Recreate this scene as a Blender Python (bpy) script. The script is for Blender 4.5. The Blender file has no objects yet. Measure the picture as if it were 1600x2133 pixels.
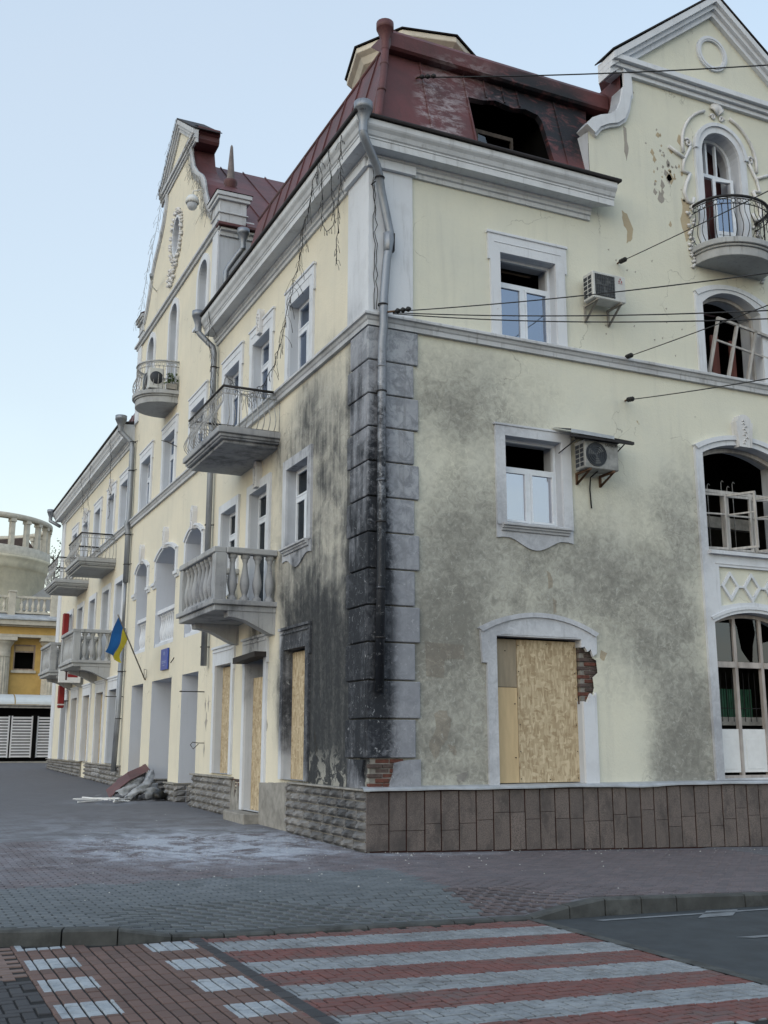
import bpy, bmesh, math, random
from mathutils import Vector, Matrix
from mathutils.geometry import tessellate_polygon
rad = math.radians
S = bpy.context.scene
COL = S.collection
rng = random.Random(7)

# ------------------------------------------------------------------ camera, sky, sun, exposure
cam = bpy.data.cameras.new('camera'); camo = bpy.data.objects.new('camera', cam); COL.objects.link(camo)
cam.sensor_fit = 'HORIZONTAL'; cam.sensor_width = 36.0; cam.lens = 2220 / 1600 * 36.0
cam.clip_start = 0.1; cam.clip_end = 3000
camo.location = (-7.026, -15.752, 1.65)
camo.rotation_euler = (rad(90 + 12.21), 0, rad(-24.85))
S.camera = camo

SUN_DIR = Vector((-0.60, -0.38, 0.40)).normalized()      # towards the veiled morning sun
W = bpy.data.worlds.new('World'); S.world = W; W.use_nodes = True
nt = W.node_tree; nt.nodes.clear()
sky = nt.nodes.new('ShaderNodeTexSky'); sky.sky_type = 'NISHITA'; sky.sun_disc = False
sky.sun_elevation = math.asin(SUN_DIR.z); sky.sun_rotation = math.atan2(SUN_DIR.x, SUN_DIR.y)
sky.air_density = 2.0; sky.dust_density = 0.8; sky.ozone_density = 1.0; sky.altitude = 100
bg = nt.nodes.new('ShaderNodeBackground'); bg.inputs['Strength'].default_value = 0.15
wo = nt.nodes.new('ShaderNodeOutputWorld')
tc = nt.nodes.new('ShaderNodeTexCoord'); vn = nt.nodes.new('ShaderNodeTexNoise'); vn.inputs['Scale'].default_value = 1.6; vn.inputs['Detail'].default_value = 5
nt.links.new(tc.outputs['Generated'], vn.inputs['Vector'])
vr = nt.nodes.new('ShaderNodeMapRange'); vr.inputs['From Min'].default_value = .35; vr.inputs['From Max'].default_value = .65; vr.inputs['To Min'].default_value = .50; vr.inputs['To Max'].default_value = .72
nt.links.new(vn.outputs[0], vr.inputs['Value'])
vm = nt.nodes.new('ShaderNodeMix'); vm.data_type = 'RGBA'; vm.inputs[7].default_value = (2.30, 2.62, 3.08, 1)     # high thin cloud
nt.links.new(vr.outputs[0], vm.inputs[0]); nt.links.new(sky.outputs[0], vm.inputs[6])
nt.links.new(vm.outputs[2], bg.inputs[0]); nt.links.new(bg.outputs[0], wo.inputs[0])

sl = bpy.data.lights.new('sun', 'SUN'); so = bpy.data.objects.new('sun', sl); COL.objects.link(so)
sl.energy = 0.5; sl.angle = rad(80); sl.color = (1.0, 0.98, 0.95)
so.rotation_euler = SUN_DIR.to_track_quat('Z', 'Y').to_euler()

S.view_settings.view_transform = 'Standard'; S.view_settings.look = 'None'
S.view_settings.exposure = 0.92; S.view_settings.gamma = 1.0; S.view_settings.use_curve_mapping = False

# ------------------------------------------------------------------ materials
def nd(nt, typ, ins=None, **props):
    n = nt.nodes.new(typ)
    for k, v in props.items(): setattr(n, k, v)
    for k, v in (ins or {}).items():
        if hasattr(v, 'is_output'): nt.links.new(v, n.inputs[k])
        else: n.inputs[k].default_value = v
    return n
def mth(nt, op, a, b=0.0, c=0.0, clamp=False): return nd(nt, 'ShaderNodeMath', {0: a, 1: b, 2: c}, operation=op, use_clamp=clamp).outputs[0]
def sst(nt, x, lo, hi, a=0.0, b=1.0):
    return nd(nt, 'ShaderNodeMapRange', {'Value': x, 'From Min': lo, 'From Max': hi, 'To Min': a, 'To Max': b}, interpolation_type='SMOOTHSTEP').outputs[0]
def mixc(nt, f, a, b, bt='MIX'):
    n = nt.nodes.new('ShaderNodeMix'); n.data_type = 'RGBA'; n.blend_type = bt
    for i, v in ((0, f), (6, a), (7, b)):
        if hasattr(v, 'is_output'): nt.links.new(v, n.inputs[i])
        elif i and len(v) == 3: n.inputs[i].default_value = (*v, 1)
        else: n.inputs[i].default_value = v
    return n.outputs[2]
def pos(nt): return nd(nt, 'ShaderNodeNewGeometry').outputs['Position']
def mulv(nt, v, s): return nd(nt, 'ShaderNodeVectorMath', {0: v, 1: s}, operation='MULTIPLY').outputs[0]
def noise(nt, v, sc, det=5.0, rough=0.6, dist=0.0):
    return nd(nt, 'ShaderNodeTexNoise', {'Vector': v, 'Scale': sc, 'Detail': det, 'Roughness': rough, 'Distortion': dist}).outputs[0]
def bump(nt, h, dist, strength=0.6, nrm=None):
    i = {'Height': h, 'Distance': dist, 'Strength': strength}
    if nrm: i['Normal'] = nrm
    return nd(nt, 'ShaderNodeBump', i).outputs[0]
MATS = {}
def newmat(name):
    m = bpy.data.materials.new(name); m.use_nodes = True; MATS[name] = m
    nt = m.node_tree; b = nt.nodes['Principled BSDF']
    return m, nt, b
def lk(nt, s, n, i):
    if hasattr(s, 'is_output'): nt.links.new(s, n.inputs[i])
    else: n.inputs[i].default_value = (*s, 1) if isinstance(s, tuple) and len(s) == 3 else s

# soot left by the fire, plus shade painted under the near balconies: ellipsoids on the two facades (x,y,z, rx,ry,rz, strength)
SOOT_SHADE = [(1.1,0,2.0,2.2,.8,3.2,.66),(1.5,0,5.4,2.8,.8,4.2,.32),(2.7,0,4.8,3.0,.8,1.9,.32),(2.4,0,7.8,2.8,.8,1.4,.24),
        (5.6,0,5.1,2.4,.8,2.3,.32),(6.7,0,6.2,1.0,.8,1.9,.26),(5.2,0,3.6,2.6,.8,2.1,.28),(6.7,0,1.3,1.7,.8,2.0,.85),(6.3,0,3.2,1.5,.8,1.5,.20),
        (0,1.9,5.0,.8,3.0,5.8,.60),(0,2.1,2.2,.8,3.2,3.0,.85),(0,1.5,2.0,.8,1.8,2.6,.40),(0,3.4,4.5,.8,1.6,1.5,.50),(0,3.3,7.7,.8,2.0,1.3,.35),(0,3.4,2.8,.8,1.5,1.9,.55),
        (-.9,5.6,4.5,1.3,2.1,1.2,.70),(-.9,5.6,7.7,1.3,2.1,.7,.70),(0,4.7,6.0,.7,.9,2.8,.35),(0,5.8,3.2,.7,1.4,1.5,.6),(-.1,-.1,3.0,.9,.9,2.6,.75),(0,.5,5.5,.6,.8,6.0,.52),(.15,-.2,5.0,.42,.35,5.2,.62)]  # first two, near balconies: soot deepened to paint in the shade beneath them
def soot_shade_group():
    g = bpy.data.node_groups.new('soot', 'ShaderNodeTree')
    g.interface.new_socket('grey', in_out='OUTPUT', socket_type='NodeSocketFloat')
    g.interface.new_socket('black', in_out='OUTPUT', socket_type='NodeSocketFloat'); g.interface.new_socket('veil', in_out='OUTPUT', socket_type='NodeSocketFloat')
    o = g.nodes.new('NodeGroupOutput'); p = pos(g); tot = None
    for (x, y, z, rx, ry, rz, s) in SOOT_SHADE:
        d = nd(g, 'ShaderNodeVectorMath', {0: p, 1: (x, y, z)}, operation='SUBTRACT').outputs[0]
        d = mulv(g, d, (1/rx, 1/ry, 1/rz))
        l = nd(g, 'ShaderNodeVectorMath', {0: d}, operation='LENGTH').outputs['Value']
        v = sst(g, l, 1.0, 0.35, 0.0, s)
        tot = v if tot is None else mth(g, 'ADD', tot, v)
    sep = nd(g, 'ShaderNodeSeparateXYZ', {0: p})
    left = sst(g, mth(g, 'SUBTRACT', sep.outputs[1], sep.outputs[0]), -0.02, 0.06)
    n1 = noise(g, p, 1.7, 7, .68, .5); n2 = noise(g, p, 8.0, 5, .70, .8)
    st = noise(g, mulv(g, p, (5.0, 5.0, .42)), 1.0, 6, .65)
    iso = mth(g, 'MULTIPLY_ADD', n1, .75, mth(g, 'MULTIPLY', n2, .95))          # about .85 mean
    stv = mth(g, 'MULTIPLY_ADD', st, .75, mth(g, 'MULTIPLY', n1, .95))
    nn = mth(g, 'ADD', iso, mth(g, 'MULTIPLY', left, mth(g, 'SUBTRACT', stv, iso)))
    v = mth(g, 'ADD', tot, mth(g, 'MULTIPLY', mth(g, 'SUBTRACT', nn, .85), mth(g, 'ADD', 1.9, mth(g, 'MULTIPLY', left, .0))))
    v = mth(g, 'ADD', v, mth(g, 'MULTIPLY', mth(g, 'SUBTRACT', noise(g, p, .75, 3, .5), .5), 1.3))
    gate = sst(g, tot, .0, .55)
    grey = mth(g, 'MULTIPLY', sst(g, v, -.25, 1.25), gate)
    side = mth(g, 'MAXIMUM', left, sst(g, sep.outputs[0], .62, .30))
    black = mth(g, 'MULTIPLY', mth(g, 'MULTIPLY', sst(g, v, .50, 1.45, 0, .95), gate), side)
    black = mth(g, 'MULTIPLY', black, sst(g, mth(g, 'ADD', mth(g, 'MULTIPLY', n2, .6), mth(g, 'MULTIPLY', st, .6)), .36, .68, .62, 1.0))
    g.links.new(grey, o.inputs[0]); g.links.new(black, o.inputs[1]); g.links.new(sst(g, tot, .06, .75), o.inputs[2])
    return g
SG = soot_shade_group()
def soot_shade_node(nt):
    n = nt.nodes.new('ShaderNodeGroup'); n.node_tree = SG
    return n.outputs[0], n.outputs[1], n.outputs[2]

def plaster(name, c1, c2, greyc, dark, patches=True):
    m, nt, b = newmat(name); p = pos(nt)
    col = mixc(nt, sst(nt, noise(nt, p, .55, 5, .6), .35, .7), c1, c2)
    col = mixc(nt, sst(nt, noise(nt, mulv(nt, p, (4, 4, .35)), 1.0, 5, .6), .50, .8, 0, .45), col, (c1[0]*.72, c1[1]*.73, c1[2]*.78))
    col = mixc(nt, sst(nt, noise(nt, p, 14, 3, .6), .5, .8, 0, .22), col, (c2[0]*.85, c2[1]*.85, c2[2]*.85))
    gr, bl, ve = soot_shade_node(nt)
    veins = nd(nt, 'ShaderNodeTexVoronoi', {'Vector': nd(nt, 'ShaderNodeVectorMath', {0: p, 1: mulv(nt, nd(nt, 'ShaderNodeTexNoise', {'Vector': p, 'Scale': 3.0, 'Detail': 4}).outputs[1], (.5, .5, .5))}, operation='ADD').outputs[0], 'Scale': 3.2}, feature='DISTANCE_TO_EDGE').outputs[0]
    vm = sst(nt, veins, .0, .03, .30, 0.0)
    gr = mth(nt, 'SUBTRACT', gr, mth(nt, 'MULTIPLY', vm, sst(nt, noise(nt, p, .9, 2), .42, .62)), clamp=True)
    col = mixc(nt, mth(nt, 'MULTIPLY', ve, .60), col, (.36, .36, .34))
    fl = mth(nt, 'MULTIPLY', sst(nt, noise(nt, p, 9, 7, .75, .7), .56, .64), mth(nt, 'MULTIPLY', ve, .45))
    col = mixc(nt, mth(nt, 'MULTIPLY', gr, .88), col, greyc)
    col = mixc(nt, fl, col, (.50, .51, .48))
    ck = nd(nt, 'ShaderNodeTexVoronoi', {'Vector': nd(nt, 'ShaderNodeVectorMath', {0: p, 1: mulv(nt, nd(nt, 'ShaderNodeTexNoise', {'Vector': p, 'Scale': 1.2, 'Detail': 5}).outputs[1], (1.6, 1.6, 1.6))}, operation='ADD').outputs[0], 'Scale': .5}, feature='DISTANCE_TO_EDGE').outputs[0]
    ck = mth(nt, 'MULTIPLY', sst(nt, ck, .0, .006, .55, 0), sst(nt, noise(nt, p, .8, 3), .50, .60))
    col = mixc(nt, ck, col, (.16, .15, .13))
    col = mixc(nt, bl, col, dark)
    zz = nd(nt, 'ShaderNodeSeparateXYZ', {0: p}).outputs[2]
    peel = mth(nt, 'MULTIPLY', sst(nt, noise(nt, p, 3.2, 7, .7, .6), .50, .56), mth(nt, 'MULTIPLY', sst(nt, zz, 1.75, 1.0), sst(nt, bl, .05, .3)))
    col = mixc(nt, mth(nt, 'MULTIPLY', peel, .8), col, (.36, .355, .325))
    # flaked paint: small bare chips showing the buff coat below
    ch = sst(nt, noise(nt, p, 2.1, 7, .72, .8), .705, .715)
    col = mixc(nt, mth(nt, 'MULTIPLY', ch, 1.0 if patches else 0.0), col, (.46, .38, .26))
    lk(nt, col, b, 'Base Color'); b.inputs['Roughness'].default_value = .92; b.inputs['Specular IOR Level'].default_value = .2
    h = mth(nt, 'ADD', noise(nt, p, 26, 6, .65), mth(nt, 'MULTIPLY', noise(nt, p, 2.2, 5, .6), 1.6))
    h = mth(nt, 'SUBTRACT', h, mth(nt, 'MULTIPLY', ch, .8))
    h = mth(nt, 'SUBTRACT', h, mth(nt, 'MULTIPLY', vm, .25))
    lk(nt, bump(nt, h, .012, .55), b, 'Normal')
    return m
M_PLASTER = plaster('plaster_cream', (.655,.645,.545), (.60,.60,.525), (.165,.162,.148), (.030,.033,.038))
M_PLASTER_L = plaster('plaster_cream_warm', (.70,.65,.53), (.635,.60,.50), (.150,.152,.150), (.030,.033,.038))
M_PLASTER_F = plaster('plaster_cream_fair', (.74,.65,.43), (.70,.61,.40), (.3,.3,.27), (.03,.03,.03), False)

def trim(name, c, grime=.5, soot=1.0, blotch=0.0):
    m, nt, b = newmat(name); p = pos(nt)
    col = mixc(nt, sst(nt, noise(nt, p, 1.4, 6, .65), .45, .75, 0, grime*.7), c, (c[0]*.62, c[1]*.61, c[2]*.6))
    if blotch: col = mixc(nt, sst(nt, noise(nt, p, 4.5, 8, .75, .8), .42, .62, 0, blotch), col, (c[0]*.42, c[1]*.43, c[2]*.45))
    col = mixc(nt, sst(nt, noise(nt, mulv(nt, p, (9, 9, .8)), 1.0, 5, .7), .52, .78, 0, grime), col, (c[0]*.5, c[1]*.49, c[2]*.48))
    gr, bl, ve = soot_shade_node(nt)
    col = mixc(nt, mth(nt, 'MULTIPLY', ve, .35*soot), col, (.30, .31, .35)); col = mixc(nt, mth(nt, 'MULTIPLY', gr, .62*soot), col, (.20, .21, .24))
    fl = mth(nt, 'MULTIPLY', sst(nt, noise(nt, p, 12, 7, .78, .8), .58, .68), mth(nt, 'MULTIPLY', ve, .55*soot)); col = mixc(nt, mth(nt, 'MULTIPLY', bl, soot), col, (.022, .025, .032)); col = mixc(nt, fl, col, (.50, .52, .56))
    chip = sst(nt, noise(nt, p, 7.5, 6, .75, .5), .685, .705)
    col = mixc(nt, mth(nt, 'MULTIPLY', chip, .8), col, (.16, .145, .13))
    lk(nt, col, b, 'Base Color'); b.inputs['Roughness'].default_value = .8; b.inputs['Specular IOR Level'].default_value = .25
    h = mth(nt, 'SUBTRACT', noise(nt, p, 18, 5, .65), mth(nt, 'MULTIPLY', chip, 1.2))
    lk(nt, bump(nt, h, .008, .5), b, 'Normal')
    return m
M_TRIM = trim('trim_white', (.62,.645,.69), .5)
M_TRIMD = trim('trim_grimy', (.50,.515,.54), 1.0, .6)
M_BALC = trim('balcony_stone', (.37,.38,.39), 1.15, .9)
M_REVEAL = trim('reveal_grey', (.50,.53,.58), .35)
M_QUOIN = trim('quoin_slate_paint', (.37,.39,.43), 1.1, 1.1, .85)
M_LOGGIA = trim('loggia_whitewash', (.54,.57,.63), .12, .2)

def simple(name, c, rough=.6, metal=0.0, var=.25, sc=8.0, bmp=.004, stretch=None, spec=.4):
    m, nt, b = newmat(name)
    v = nd(nt, 'ShaderNodeTexCoord').outputs['Object']
    if stretch: v = mulv(nt, v, stretch)
    n = noise(nt, v, sc, 6, .65)
    col = mixc(nt, sst(nt, n, .3, .72), c, tuple(x*(1-var) for x in c))
    r = nd(nt, 'ShaderNodeObjectInfo').outputs['Random']
    col = mixc(nt, mth(nt, 'MULTIPLY', r, var*.8), col, tuple(x*.6 for x in c))
    lk(nt, col, b, 'Base Color'); b.inputs['Roughness'].default_value = rough; b.inputs['Metallic'].default_value = metal
    b.inputs['Specular IOR Level'].default_value = spec
    if bmp: lk(nt, bump(nt, n, bmp, .5), b, 'Normal')
    return m
M_PVC = simple('window_pvc', (.70,.74,.80), .35, 0, .12, 6, 0)
M_WOODW = simple('old_window_wood', (.52,.50,.48), .7, 0, .45, 14, .003, (1,1,.2))
M_BROWNW = simple('scorched_window_wood', (.44,.35,.30), .7, 0, .5, 9, .003, (1,1,.25))
M_DARK = simple('burnt_interior', (.007,.007,.007), .95, 0, .5, 2, 0, None, .05)
M_INNER = simple('inner_wall', (.07,.068,.064), .95, 0, .5, 2, 0, None, .1)
M_PIPE = trim('zinc_pipe', (.24,.26,.295), 1.0, 1.2); M_PIPE.node_tree.nodes['Principled BSDF'].inputs['Metallic'].default_value = .45; M_PIPE.node_tree.nodes['Principled BSDF'].inputs['Roughness'].default_value = .42
M_IRON = simple('wrought_iron', (.035,.033,.035), .6, .3, .4, 20, .002)
M_IRONP = simple('painted_iron_grey', (.42,.42,.42), .6, .1, .5, 20, .002)
M_GRANITE = None
M_WIRE = simple('black_wire', (.012,.012,.014), .6, 0, .2, 5, 0)
M_ACW = simple('ac_casing', (.56,.57,.56), .45, 0, .22, 5, 0)
M_ACD = simple('ac_grille_dark', (.03,.035,.045), .5, 0, .3, 30, .004)
M_RUST = simple('rusty_bracket', (.16,.09,.055), .8, .2, .5, 14, .004)
M_ZINC = simple('flashing_zinc', (.50,.53,.57), .45, .3, .35, 3, .006)
M_STEPC = simple('old_concrete', (.34,.325,.30), .95, 0, .45, 5, .012)
M_MORTAR = simple('mortar', (.26,.245,.225), .95, 0, .45, 10, .02)
M_BRICKR = simple('red_brick', (.155,.06,.045), .92, 0, .55, 14, .012)
M_BRICKG = simple('sooty_brick', (.115,.085,.078), .95, 0, .55, 14, .012)
M_BLUE = simple('flag_blue', (.02,.17,.52), .85, 0, .15, 4, .004)
M_YELLOW = simple('flag_yellow', (.78,.66,.05), .85, 0, .15, 4, .004)
M_SIGNB = simple('plaque_blue', (.035,.075,.36), .35, 0, .1, 4, 0)
M_SIGNT = simple('plaque_print', (.25,.31,.55), .5, 0, .1, 4, 0)
M_SIGNR = simple('sign_red', (.26,.018,.022), .4, 0, .2, 4, 0)
M_WHITE = simple('white_plastic', (.72,.73,.74), .5, 0, .1, 6, 0)
M_TARP = simple('grey_tarp', (.46,.475,.50), .6, 0, .5, 5, .03)
M_OCHRE = simple('ochre_plaster', (.60,.40,.14), .9, 0, .2, 2, .006)
M_CREAMF = simple('far_cream', (.86,.80,.64), .9, 0, .25, 1.5, .006)
M_STONEF = simple('far_stone', (.60,.56,.48), .9, 0, .3, 3, .012)
M_AWN = simple('awning_sheet', (.60,.64,.66), .35, 0, .1, 3, 0)
M_SLAT = simple('gate_slat', (.66,.66,.69), .5, 0, .12, 4, 0)
M_LEAF = simple('leaf', (.06,.10,.03), .7, 0, .4, 10, 0)
M_BARK = simple('bark', (.10,.08,.06), .9, 0, .4, 10, .01)
M_CURT = simple('red_brown_curtain', (.16,.06,.05), .9, 0, .4, 3, .01, (6,6,.3))
M_GREENC = simple('green_shutter', (.05,.16,.10), .7, 0, .4, 3, .004)
M_PLY = simple('plywood_grey', (.33,.275,.20), .8, 0, .25, 3, .002, (4,4,.6))
M_PLYL = simple('plywood_light', (.58,.44,.26), .8, 0, .16, 3, .002, (4,4,.6))
M_LAMP = simple('camera_shell', (.62,.63,.62), .4, 0, .1, 3, 0)
M_ORN = trim('stucco_ornament', (.62,.62,.63), .8, .8)

def roofmat():
    m, nt, b = newmat('roof_red_metal'); p = pos(nt)
    col = mixc(nt, sst(nt, noise(nt, p, .9, 6, .65), .35, .7), (.125,.043,.046), (.080,.034,.036))
    dirt = sst(nt, noise(nt, mulv(nt, p, (3, 3, .7)), 1.2, 6, .7), .5, .75, 0, .6)
    col = mixc(nt, dirt, col, (.07, .038, .034))
    # pale flaked zone and soot on the right slope
    def blob(c, r, s):
        d = nd(nt, 'ShaderNodeVectorMath', {0: p, 1: c}, operation='SUBTRACT').outputs[0]
        l = nd(nt, 'ShaderNodeVectorMath', {0: mulv(nt, d, tuple(1/x for x in r))}, operation='LENGTH').outputs['Value']
        return sst(nt, l, 1.0, .55, 0, s)
    n = noise(nt, mulv(nt, p, (2.2, 2.2, 5)), 1.5, 8, .75, .5)
    pale = mth(nt, 'MULTIPLY', sst(nt, n, .44, .62), mth(nt, 'MAXIMUM', blob((1.55,.4,13.3), (.62,1,1.3), .75), blob((2.3,.5,14.1), (1.3,1.2,.8), .5)))
    col = mixc(nt, pale, col, (.34, .30, .32))
    sooty = mth(nt, 'MULTIPLY', sst(nt, noise(nt, mulv(nt, p, (1.5,1.5,3)), 2.0, 7, .7, .5), .34, .50), mth(nt, 'MAXIMUM', blob((3.7,.5,13.9), (1.5,1.2,1.3), 1.0), blob((4.5,.5,13.9), (1.1,1.2,1.2), 1.0)))
    col = mixc(nt, sooty, col, (.012, .012, .016))
    lk(nt, col, b, 'Base Color'); b.inputs['Roughness'].default_value = .55; b.inputs['Specular IOR Level'].default_value = .35
    lk(nt, bump(nt, noise(nt, p, 3.5, 6, .6), .03, .5), b, 'Normal')
    return m
M_ROOF = roofmat()
M_ROOFD = simple('roof_edge_dark', (.022,.017,.018), .7, 0, .4, 5, .006)

def granite():
    m, nt, b = newmat('granite_tile'); v = nd(nt, 'ShaderNodeTexCoord').outputs['Object']; p = pos(nt)
    sp = noise(nt, p, 60, 4, .8)
    col = mixc(nt, sst(nt, sp, .35, .65), (.190,.155,.142), (.075,.061,.058))
    col = mixc(nt, sst(nt, noise(nt, mulv(nt, p, (1,1,.6)), 2.6, 7, .75), .44, .66, 0, .8), col, (.045, .038, .037))
    col = mixc(nt, sst(nt, noise(nt, p, 6, 6, .75), .60, .72, 0, .35), col, (.30, .27, .25))
    r = nd(nt, 'ShaderNodeObjectInfo').outputs['Random']
    col = mixc(nt, mth(nt, 'MULTIPLY', r, .5), col, (.075, .064, .062))
    z = nd(nt, 'ShaderNodeSeparateXYZ', {0: p})
    nearc = sst(nt, z.outputs[0], 2.2, .0, 0, .55)
    col = mixc(nt, mth(nt, 'MULTIPLY', nearc, sst(nt, noise(nt, p, 3.0, 6, .7), .4, .7)), col, (.03, .025, .027))
    lk(nt, col, b, 'Base Color'); b.inputs['Roughness'].default_value = .62
    lk(nt, bump(nt, sp, .003, .5), b, 'Normal'); return m
M_GRANITE = granite()
M_JOINT = simple('plinth_backing', (.060,.024,.022), .95, 0, .4, 6, .006)

def splitstone():
    m, nt, b = newmat('split_stone'); p = pos(nt)
    r = nd(nt, 'ShaderNodeObjectInfo').outputs['Random']
    col = mixc(nt, r, (.29,.285,.285), (.17,.17,.175))
    col = mixc(nt, sst(nt, noise(nt, p, 9, 6, .7), .4, .7, 0, .55), col, (.15, .145, .14))
    d = nd(nt, 'ShaderNodeVectorMath', {0: p, 1: (0, 1.2, .5)}, operation='SUBTRACT').outputs[0]
    l = nd(nt, 'ShaderNodeVectorMath', {0: mulv(nt, d, (1, .45, 1.0))}, operation='LENGTH').outputs['Value']
    col = mixc(nt, mth(nt, 'MULTIPLY', sst(nt, l, 1.0, .25, 0, .8), sst(nt, noise(nt, p, 3, 5, .65), .30, .62)), col, (.05, .055, .065))
    lk(nt, col, b, 'Base Color'); b.inputs['Roughness'].default_value = .95; b.inputs['Specular IOR Level'].default_value = .15
    lk(nt, bump(nt, noise(nt, p, 24, 6, .7), .02, .7), b, 'Normal'); return m
M_STONE = splitstone()

def osb():
    m, nt, b = newmat('osb_board'); v = nd(nt, 'ShaderNodeTexCoord').outputs['Object']
    cols = None; h = None
    base = mixc(nt, noise(nt, v, 3, 4), (.45,.36,.235), (.39,.305,.19))
    for i, (rot, sc, seed) in enumerate(((.35, (26, 26, 6.5), 0), (-.4, (24, 24, 6.0), 3.1), (1.1, (10, 10, 24), 7.7), (-.1, (34, 34, 9), 5.2))):
        mp = nd(nt, 'ShaderNodeMapping', {'Vector': v, 'Location': (seed, seed, seed), 'Rotation': (rot, rot, 0), 'Scale': sc})
        vo = nd(nt, 'ShaderNodeTexVoronoi', {'Vector': mp.outputs[0], 'Scale': 1.0})
        s = nd(nt, 'ShaderNodeSeparateXYZ', {0: vo.outputs[1]})
        f = sst(nt, s.outputs[0], .55, .62)
        c = mixc(nt, s.outputs[1], (.62, .52, .36), (.27, .19, .105))
        base = mixc(nt, mth(nt, 'MULTIPLY', f, .72), base, c)
        h = s.outputs[2] if h is None else mth(nt, 'ADD', h, s.outputs[2])
    lk(nt, base, b, 'Base Color'); b.inputs['Roughness'].default_value = .75
    lk(nt, bump(nt, h, .002, .4), b, 'Normal'); return m
M_OSB = osb()

def glassmat(name, tint, fac, rough=.02):
    m, nt, b = newmat(name); nt.nodes.remove(b)
    g = nd(nt, 'ShaderNodeBsdfGlossy', {'Color': (*tint, 1), 'Roughness': rough}); t = nd(nt, 'ShaderNodeBsdfTransparent', {'Color': (.30, .33, .36, 1)})
    p = pos(nt); lk(nt, bump(nt, noise(nt, p, .8, 2), .05, .25), g, 'Normal')
    mx = nd(nt, 'ShaderNodeMixShader', {0: fac, 1: t.outputs[0], 2: g.outputs[0]})
    out = [n for n in nt.nodes if n.type == 'OUTPUT_MATERIAL'][0]; nt.links.new(mx.outputs[0], out.inputs[0]); return m
M_GLASS = glassmat('window_glass', (.62, .72, .90), .42)
M_GLASSF = glassmat('window_glass_filmed', (.80, .82, .92), .62, .05)
M_GLASSD = glassmat('window_glass_dark', (.7, .75, .8), .14)

def paver(name, c1, c2, dusty=.0, stripes=None, joint=None):
    m, nt, b = newmat(name); p = pos(nt)
    r = nd(nt, 'ShaderNodeNewGeometry').outputs['Random Per Island']
    ro = nd(nt, 'ShaderNodeObjectInfo').outputs['Random']
    rr = mth(nt, 'FRACT', mth(nt, 'ADD', r, ro))
    col = mixc(nt, rr, c1, c2)
    col = mixc(nt, sst(nt, noise(nt, p, 1.1, 6, .65), .4, .7, 0, .45), col, tuple(x*.62 for x in c1))
    if stripes: col = stripes(nt, p, col)
    col = mixc(nt, sst(nt, noise(nt, p, 30, 4, .7), .5, .75, 0, .35), col, tuple(x*.6 for x in c2))
    if dusty:
        def blob(c, rr_, s):
            d = nd(nt, 'ShaderNodeVectorMath', {0: p, 1: c}, operation='SUBTRACT').outputs[0]
            l = nd(nt, 'ShaderNodeVectorMath', {0: mulv(nt, d, tuple(1/x for x in rr_))}, operation='LENGTH').outputs['Value']
            return sst(nt, l, 1.0, .15, 0, s)
        dn = noise(nt, mulv(nt, p, (1, .8, 1)), 1.6, 9, .72, .5)
        dm = mth(nt, 'MAXIMUM', blob((-2.1, 2.0, 0), (3.6, 4.4, 9), 1.6), blob((-1.3, .1, 0), (2.6, 1.2, 9), .65))
        dm = mth(nt, 'MAXIMUM', dm, blob((.6, -.4, 0), (2.4, .6, 9), .5))
        dm = mth(nt, 'MAXIMUM', dm, blob((-3.5, 3, 0), (7, 9, 9), .38))
        col = mixc(nt, mth(nt, 'MULTIPLY', mth(nt, 'MULTIPLY', dm, sst(nt, dn, .36, .66)), dusty, clamp=True), col, (.36, .39, .45))
        sp = sst(nt, noise(nt, p, 9, 3, .5), .715, .73)
        col = mixc(nt, mth(nt, 'MULTIPLY', mth(nt, 'MULTIPLY', sp, dm), .8, clamp=True), col, (.6, .6, .6))
    lk(nt, col, b, 'Base Color'); b.inputs['Roughness'].default_value = .8; b.inputs['Specular IOR Level'].default_value = .35
    lk(nt, bump(nt, noise(nt, p, 40, 4, .7), .004, .5), b, 'Normal'); return m
def cross_stripes(nt, p, col):
    s = nd(nt, 'ShaderNodeSeparateXYZ', {0: p}); y = s.outputs[1]; x = s.outputs[0]
    k = mth(nt, 'MULTIPLY', mth(nt, 'SUBTRACT', mth(nt, 'MULTIPLY_ADD', x, -.012, -5.76), y), 1/.985)
    fr = mth(nt, 'FRACT', mth(nt, 'ADD', k, mth(nt, 'MULTIPLY', mth(nt, 'SUBTRACT', noise(nt, p, 7, 5, .7), .5), .09)))
    wht = mth(nt, 'LESS_THAN', fr, .485)
    w = noise(nt, p, 4, 8, .75, .4)
    red = mixc(nt, sst(nt, w, .35, .7), (.165,.068,.062), (.105,.054,.051))
    wh = mixc(nt, sst(nt, w, .35, .68), (.25,.27,.29), (.15,.165,.18))
    c = mixc(nt, wht, red, wh)
    wear = sst(nt, noise(nt, mulv(nt, p, (.6,1.5,1)), 2.0, 8, .75, .6), .46, .72, 0, .85)
    return mixc(nt, wear, c, (.105, .10, .10))
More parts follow.
